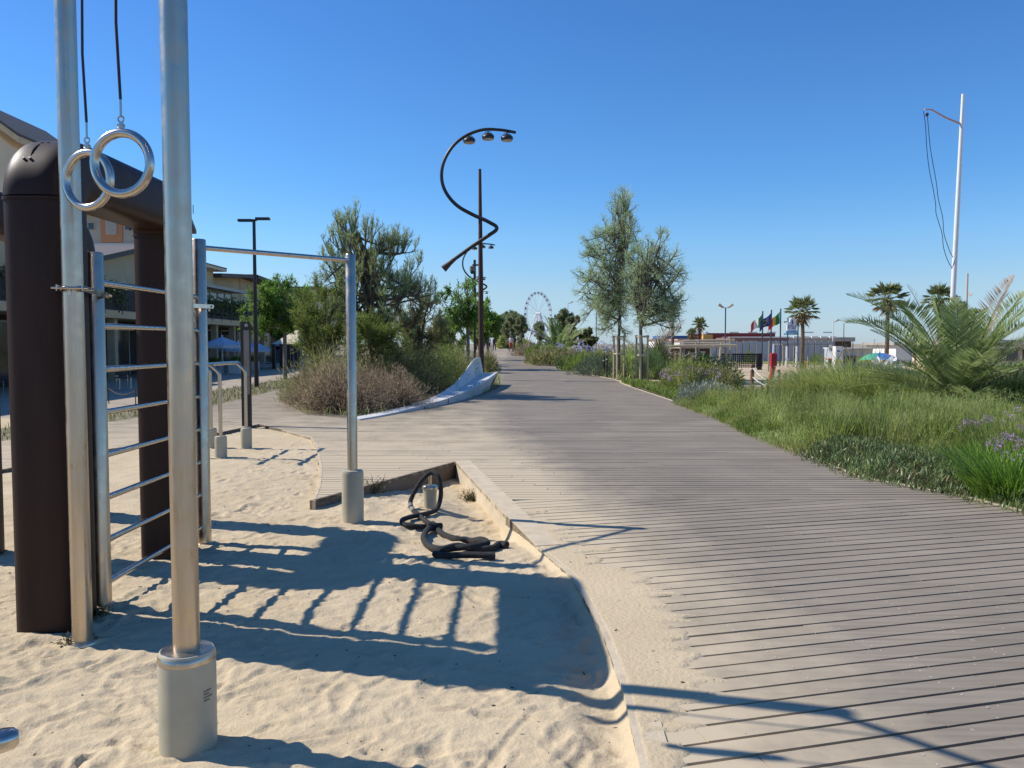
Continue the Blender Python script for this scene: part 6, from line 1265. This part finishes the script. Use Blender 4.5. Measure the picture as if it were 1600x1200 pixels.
t, x, zt = pole('thin_pole', 1508.5, 427, 560, 45, 3.4, 'panel_grey', 'slim grey post with a small round lamp right of the white mast', 'pole'); MB().tube([(x, 44.9, P(1508, 458, 45).z), (x + .16, 44.8, P(1508, 461, 45).z)], [.03, .12], 10).build('lamp_head', 'panel_grey', t)
# kiosk totem, container, umbrella, bin
mat('poster_yellow', (.72, .62, .05), .6); mat('poster_pink', (.62, .40, .42), .6); mat('bin_yellow', (.75, .42, .02), .6); mat('orange_plastic', (.62, .17, .04), .6)
YK = 50; kx = lambda px: P(px, 540, YK).x; kz = lambda py: P(1310, py, YK).z; t = thing('white_kiosk', 'white kiosk pillar with poster beside a grey hut with dark hatch', 'kiosk', (kx(1311), YK, 0))
MB().box((kx(1306), YK, -.1), (kx(1317.3), YK + .5, kz(541))).build('pillar', 'hut_white', t); MB().box((kx(1317.6), YK + .2, -.1), (kx(1366), YK + 3, kz(545))).build('hut_wall', 'screen_blue', t); MB().box((kx(1317.4), YK - .1, kz(545)), (kx(1369), YK + 3.2, kz(543.5))).build('roof', 'hut_white', t)
po = MB().box((kx(1307.2), YK - .02, kz(566)), (kx(1316.4), YK - .003, kz(545.5))).build('poster', 'sign_white', t)
for (a, b, c, d, m) in ((1308, 1312, 550.5, 547, 'sign_blue'), (1308, 1312, 559.5, 556, 'sign_sky'), (1312.5, 1316, 557, 547.5, 'poster_pink'), (1307.6, 1314, 565.5, 561, 'poster_yellow'), (1308.3, 1311, 555, 552.5, 'sign_sky')): MB().box((kx(a), YK - .03, kz(c)), (kx(b), YK - .021, kz(d))).build('print', m, po)
ht = MB().box((kx(1322), YK + .1, .0), (kx(1346), YK + .19, kz(556.5))).build('hatch', 'dark_glass', t); MB().box((kx(1321), YK + .04, kz(568.5)), (kx(1347), YK + .09, kz(567.5))).build('hatch_bar', 'panel_grey', ht)
for k in range(3): MB().tube([(kx(1322.5 + k * 8), YK - .25, -.05), (kx(1320.5 + k * 9), YK - .05, kz(557 + k * 2))], .03, 6).build('brace', 'log_grey', t, True)
t = thing('litter_bin', 'small yellow litter bin on the far edge of the sand court', 'bin', (P(1257, 540, 54).x, 54, 0)); c = P(1257, 540, 54); MB().lathe((c.x, 54, 0), [(.15, -.02), (.17, .38), (.18, .40), (.12, .42)], 12).build('body', 'bin_yellow', t, True); MB().lathe((c.x, 54, .42), [(.12, 0), (.1, .03)], 10).build('lid', 'bin_yellow', t)
t = thing('picnic_table', 'orange and white plastic table left of the white kiosk', 'table', (P(1299, 540, 52).x, 52, 0)); c = P(1299, 540, 52); MB().cbox((c.x, 52, .62), (.62, .5, .05)).build('tabletop', 'orange_plastic', t); MB().cbox((c.x, 52, .34), (.56, .4, .05)).build('shelf', 'orange_plastic', t)
for sx in (-1, 1): MB().cbox((c.x + sx * .24, 52, .3), (.06, .36, .62)).build('leg', 'hut_white', t)
for px, Y, h, lab in ((1276, 64, .85, 'little dark conifer in front of the wind screen'), (1171, 66, .9, 'small green bush before the wind screen behind the court net')): c = P(px, 540, Y); shrub('small_conifer', lab, Vector((c.x, Y, 0)), .42, .42, h, 900, (.16, .03), 'shrub_mid', stems=0, upw=.9, cat='small conifer')
x, y = scatter([(P(1120, 540, 67).x, 66), (P(1305, 540, 62).x, 60), (P(1305, 540, 69).x, 69), (P(1120, 540, 69).x, 69)], 4000); V, Q, T = blades(np.stack([x, y, 0 * x - .03], 1), R.uniform(0, 6.28, 4000), R.uniform(.2, .9, 4000), R.uniform(.06, .22, 4000), .04); o = leaves('lawn_strip', V, Q, T, 'lawn_green', None, 'stuff'); tag(o, 'strip of lawn at the foot of the wind screen', 'grass')
YU = 38; c = P(1374, 551.5, YU); t = thing('beach_umbrella', 'rainbow beach umbrella lying tilted behind the palm fronds', 'umbrella', (c.x, YU, 0)); ax = Vector((.06, .10, .95)).normalized(); e1 = Vector((1, 0, -.1)).normalized(); e1 = (e1 - ax * e1.dot(ax)).normalized(); e2 = ax.cross(e1)
hue = [(.02, .34, .24), (.03, .17, .46), (.34, .16, .42), (.66, .16, .05), (.60, .08, .06), (.62, .40, .05), (.4, .45, .05), (.05, .35, .10)]
for k in range(8):
    mat('umbrella_panel_%d' % k, hue[k], .6, var=.05); a0, a1 = math.pi + 2 * math.pi * k / 8 * 1.0 + .2, math.pi + 2 * math.pi * (k + 1) / 8 + .2; v = []
    for i in range(5):
        u = i / 4
        for a in (a0, (a0 + a1) / 2, a1): v.append(c + (e1 * math.cos(a) + e2 * math.sin(a)) * (.92 * math.sin(u * 1.25) / .95) - ax * (.62 * (1 - math.cos(u * 1.25))))
    MB().add(v, [(i * 3 + j, i * 3 + j + 1, i * 3 + 4 + j, i * 3 + 3 + j) for i in range(4) for j in range(2)]).build('canopy_panel', 'umbrella_panel_%d' % k, t)
MB().tube([c + ax * .06, c - ax * 1.5], .02, 8).build('pole', 'white_paint', t, True)
c = P(1382, 587, 36); b = MB(); t = shrub('tarp_heap', 'white plastic sheet heaped behind the grasses under the umbrella', Vector((c.x, 36, 0)), .55, .5, .62, 420, (.42, .30), 'sign_white', stems=0, upw=.2, cat='tarp')
# beach bar behind the big palm
t, x0, x1, zt = hut('beach_bar', 'cream beach bar with layered flat roofs behind the big palm at the right edge', 1545, 1720, 531, 42, 'wall_cream', 'roof_grey', .3, 8, .5)
MB().box((x0 - .2, 41.2, 1.35), (x1, 41.4, 1.45)).build('shelf', 'hut_white', t); MB().box((x0, 41.0, .55), (x1, 41.3, .62)).build('counter_edge', 'sign_sky', t)
for k in range(5): MB().box((x0 + .6 + k * 1.2, 41.93, .7), (x0 + 1.5 + k * 1.2, 41.996, 1.3)).build('window', 'dark_glass', t)
for k in range(14): MB().box((x0 + k * .42, 41.9, -.1), (x0 + .38 + k * .42, 41.95, .5)).build('plank', 'stake_wood', t)
hut('beach_hut', 'low white hut at the far right edge behind the palm', 1400, 1500, 535, 60, 'hut_white', 'roof_grey', .2, 5)

# ------------------------------------------------------------------ people and bicycle on the far promenade
for nm, c in (('skin', (.42, .25, .17)), ('hair_dark', (.025, .018, .014)), ('cloth_white', (.72, .70, .66)), ('cloth_red', (.45, .10, .05)), ('cloth_blue', (.20, .22, .48)), ('cloth_black', (.025, .027, .03)), ('cloth_cream', (.60, .55, .45)), ('cloth_orange', (.55, .22, .12)), ('cloth_navy', (.04, .06, .12))): mat(nm, c, .75, var=.08)
def person(px, foot, label, face, top, bottom, stride=.25, arm=.2, hair='hair_dark', hat=None, h=1.72, long_=False, seat=None, Y=None):
    g = G(px, foot) if Y is None else Vector((P(px, 540, Y).x, Y, float(gz(P(px, 540, Y).x, Y)))); t = thing('person', label, 'person', g); s = h / 1.72
    J = [(0, 0, .95), (0, .01, 1.12), (0, .0, 1.34), (0, .01, 1.47), (0, .03, 1.54), (0, .04, 1.63), (0, .03, 1.70)]; rr = [.14, .125, .145, .06, .065, .095, .07]; E_ = [(i, i + 1) for i in range(6)]
    for sx in (-1, 1):
        n = len(J); f = stride * sx
        if seat: J += [(sx * .09, .02, .90), (sx * .11, .36, .78 + .1 * sx), (sx * .11, .26, .42 + .1 * sx), (sx * .11, .40, .38 + .1 * sx)]
        else: J += [(sx * .09, .0, .88), (sx * .10, f * .55 + .03, .50), (sx * .10, f * .9 - .03, .085), (sx * .11, f * .9 + .12, .035)]
        rr += [.105, .068, .045, .035]; E_ += [(0, n), (n, n + 1), (n + 1, n + 2), (n + 2, n + 3)]; n = len(J); a = -arm * sx
        if seat: J += [(sx * .19, 0, 1.40), (sx * .25, .2, 1.18), (sx * .24, .44, 1.08), (sx * .24, .52, 1.06)]
        else: J += [(sx * .19, 0, 1.40), (sx * .24, a * .4 - .02, 1.12), (sx * .25, a + .06, .88), (sx * .25, a + .10, .78)]
        rr += [.06, .045, .034, .04]; E_ += [(2, n), (n, n + 1), (n + 1, n + 2), (n + 2, n + 3)]
    me = bpy.data.meshes.new('body'); me.from_pydata([Vector(j) * s for j in J], E_, []); o = bpy.data.objects.new('tmp', me); COL.objects.link(o); o.modifiers.new('s', 'SKIN'); md = o.modifiers.new('d', 'SUBSURF'); md.levels = 1
    for i, v in enumerate(me.skin_vertices[0].data): v.radius = (rr[i] * s, rr[i] * s); v.use_root = (i == 0)
    dg = bpy.context.evaluated_depsgraph_get(); dg.update(); bm_ = bpy.data.meshes.new_from_object(o.evaluated_get(dg)); bpy.data.objects.remove(o); bm_.materials.clear(); bm_.transform(Matrix.Rotation(face, 4, 'Z')); body = link('body', bm_, 'skin', t); inv = Matrix.Rotation(-face, 4, 'Z')
    def wear(name, m, test, off):
        v, f, mp = [], [], {}
        for p in bm_.polygons:
            c = (inv @ p.center) / s
            if test(c):
                q = []
                for i in p.vertices:
                    if i not in mp: mp[i] = len(v); vv = bm_.vertices[i]; v.append(vv.co + vv.normal * off)
                    q.append(mp[i])
                f.append(q)
        if f: mb = MB(); mb.add(v, f); mb.build(name, m, body, True, local=True)
    wear('shirt', top, lambda c: .93 < c.z < 1.46 and (abs(c.x) < .215 or c.z > (1.2 if not long_ else .9)), .014); wear('trousers' if long_ else 'shorts', bottom, lambda c: (.09 if long_ else .52) < c.z < .99 and abs(c.x) < .19, .016); wear('hair', hat or hair, lambda c: c.z > 1.64 or (c.z > 1.55 and c.y < .015), .016); wear('shoes', 'cloth_black', lambda c: c.z < .075, .01)
    return t, g
t, g = person(798.5, 549.5, 'walker in white top and red shorts carrying a black bag', math.pi * .95, 'cloth_white', 'cloth_red', .3); 
tb_ = thing('bag', 'black bag hanging from the hand of the walker in red shorts', 'bag', (g.x - .33, g.y, g.z + .5)); MB().cbox((g.x - .33, g.y, g.z + .58), (.16, .34, .32), 0, .05).build('pouch', 'cloth_black', tb_); MB().torus((g.x - .33, g.y, g.z + .76), (0, 1, 0), (0, 0, 1), .1, .014, 16, 6).build('handle', 'cloth_black', tb_)
person(803.5, 546.5, 'person in dark top and white trousers right behind the walker in red shorts', math.pi, 'cloth_black', 'cloth_white', .25, long_=True)
person(772.5, 547.5, 'person in black clothes beside the bicycle on the far promenade', math.pi * .9, 'cloth_black', 'cloth_black', .15, long_=True)
person(756.5, 546.5, 'person in lilac blue shirt partly behind the nearest lamp pole', 0.1, 'cloth_blue', 'cloth_navy', .25)
person(819, 546.5, 'person in orange top at the far right edge of the promenade', math.pi, 'cloth_orange', 'cloth_cream', .2)
def bicycle(px, Y, rz, label):
    x = P(px, 540, Y).x; z0 = float(gz(x, Y)); t = thing('bicycle', label, 'bicycle', (0, 0, 0), 'bicycles on the far promenade'); dz = Vector((0, 0, 1)); f = Vector((0, 1, 0))
    for yv in (-.52, .52):
        w_ = MB().torus((0, yv, .34), f, dz, .32, .022, 24, 6).build('wheel', 'cloth_black', t, True); MB().torus((0, yv, .34), f, dz, .29, .012, 20, 5).build('rim', 'steel_bar', w_)
        b = MB()
        for k in range(8): a = math.pi * k / 4; b.tube([(0, yv, .34), (0, yv + .29 * math.cos(a), .34 + .29 * math.sin(a))], .003, 3)
        b.build('spokes', 'steel_bar', w_, kind='stuff')
    fr = MB(); A, B, C_, D_ = (0, -.52, .34), (0, -.05, .30), (0, -.18, .82), (0, .36, .86)
    for p, q in ((A, B), (A, C_), (B, C_), (B, D_), (C_, D_), (D_, (0, .52, .34))): fr.tube([p, q], .018, 6)
    fr.build('frame', 'cloth_navy', t, True); MB().cbox((0, -.2, .92), (.14, .26, .06), 0, .02).build('saddle', 'cloth_black', t); MB().tube([(0, -.18, .8), (0, -.2, .9)], .014, 6).build('seat_post', 'steel_bar', t); MB().tube([(-.28, .28, 1.02), (0, .36, 1.0), (.28, .28, 1.02)], .014, 6).tube([(0, .36, .86), (0, .36, 1.0)], .016, 6).build('handlebar', 'steel_bar', t, True)
    t.location = (x, Y, z0); t.rotation_euler = (0, 0, rz); return t
Yb = G(766, 547).y; bicycle(766.5, Yb, .5, 'dark bicycle held beside the person in black clothes'); 
person(764, 547, 'person in grey cream shirt behind the dark bicycle', math.pi, 'cloth_cream', 'cloth_black', .1)
Yr = 86.0; bicycle(811.5, Yr, math.pi + .2, 'bicycle ridden by the person in the white cap')
person(811.5, 548, 'cyclist with white cap and cream shirt riding towards the camera', math.pi + .2, 'cloth_cream', 'cloth_navy', seat=True, hat='cloth_white', Y=Yr)
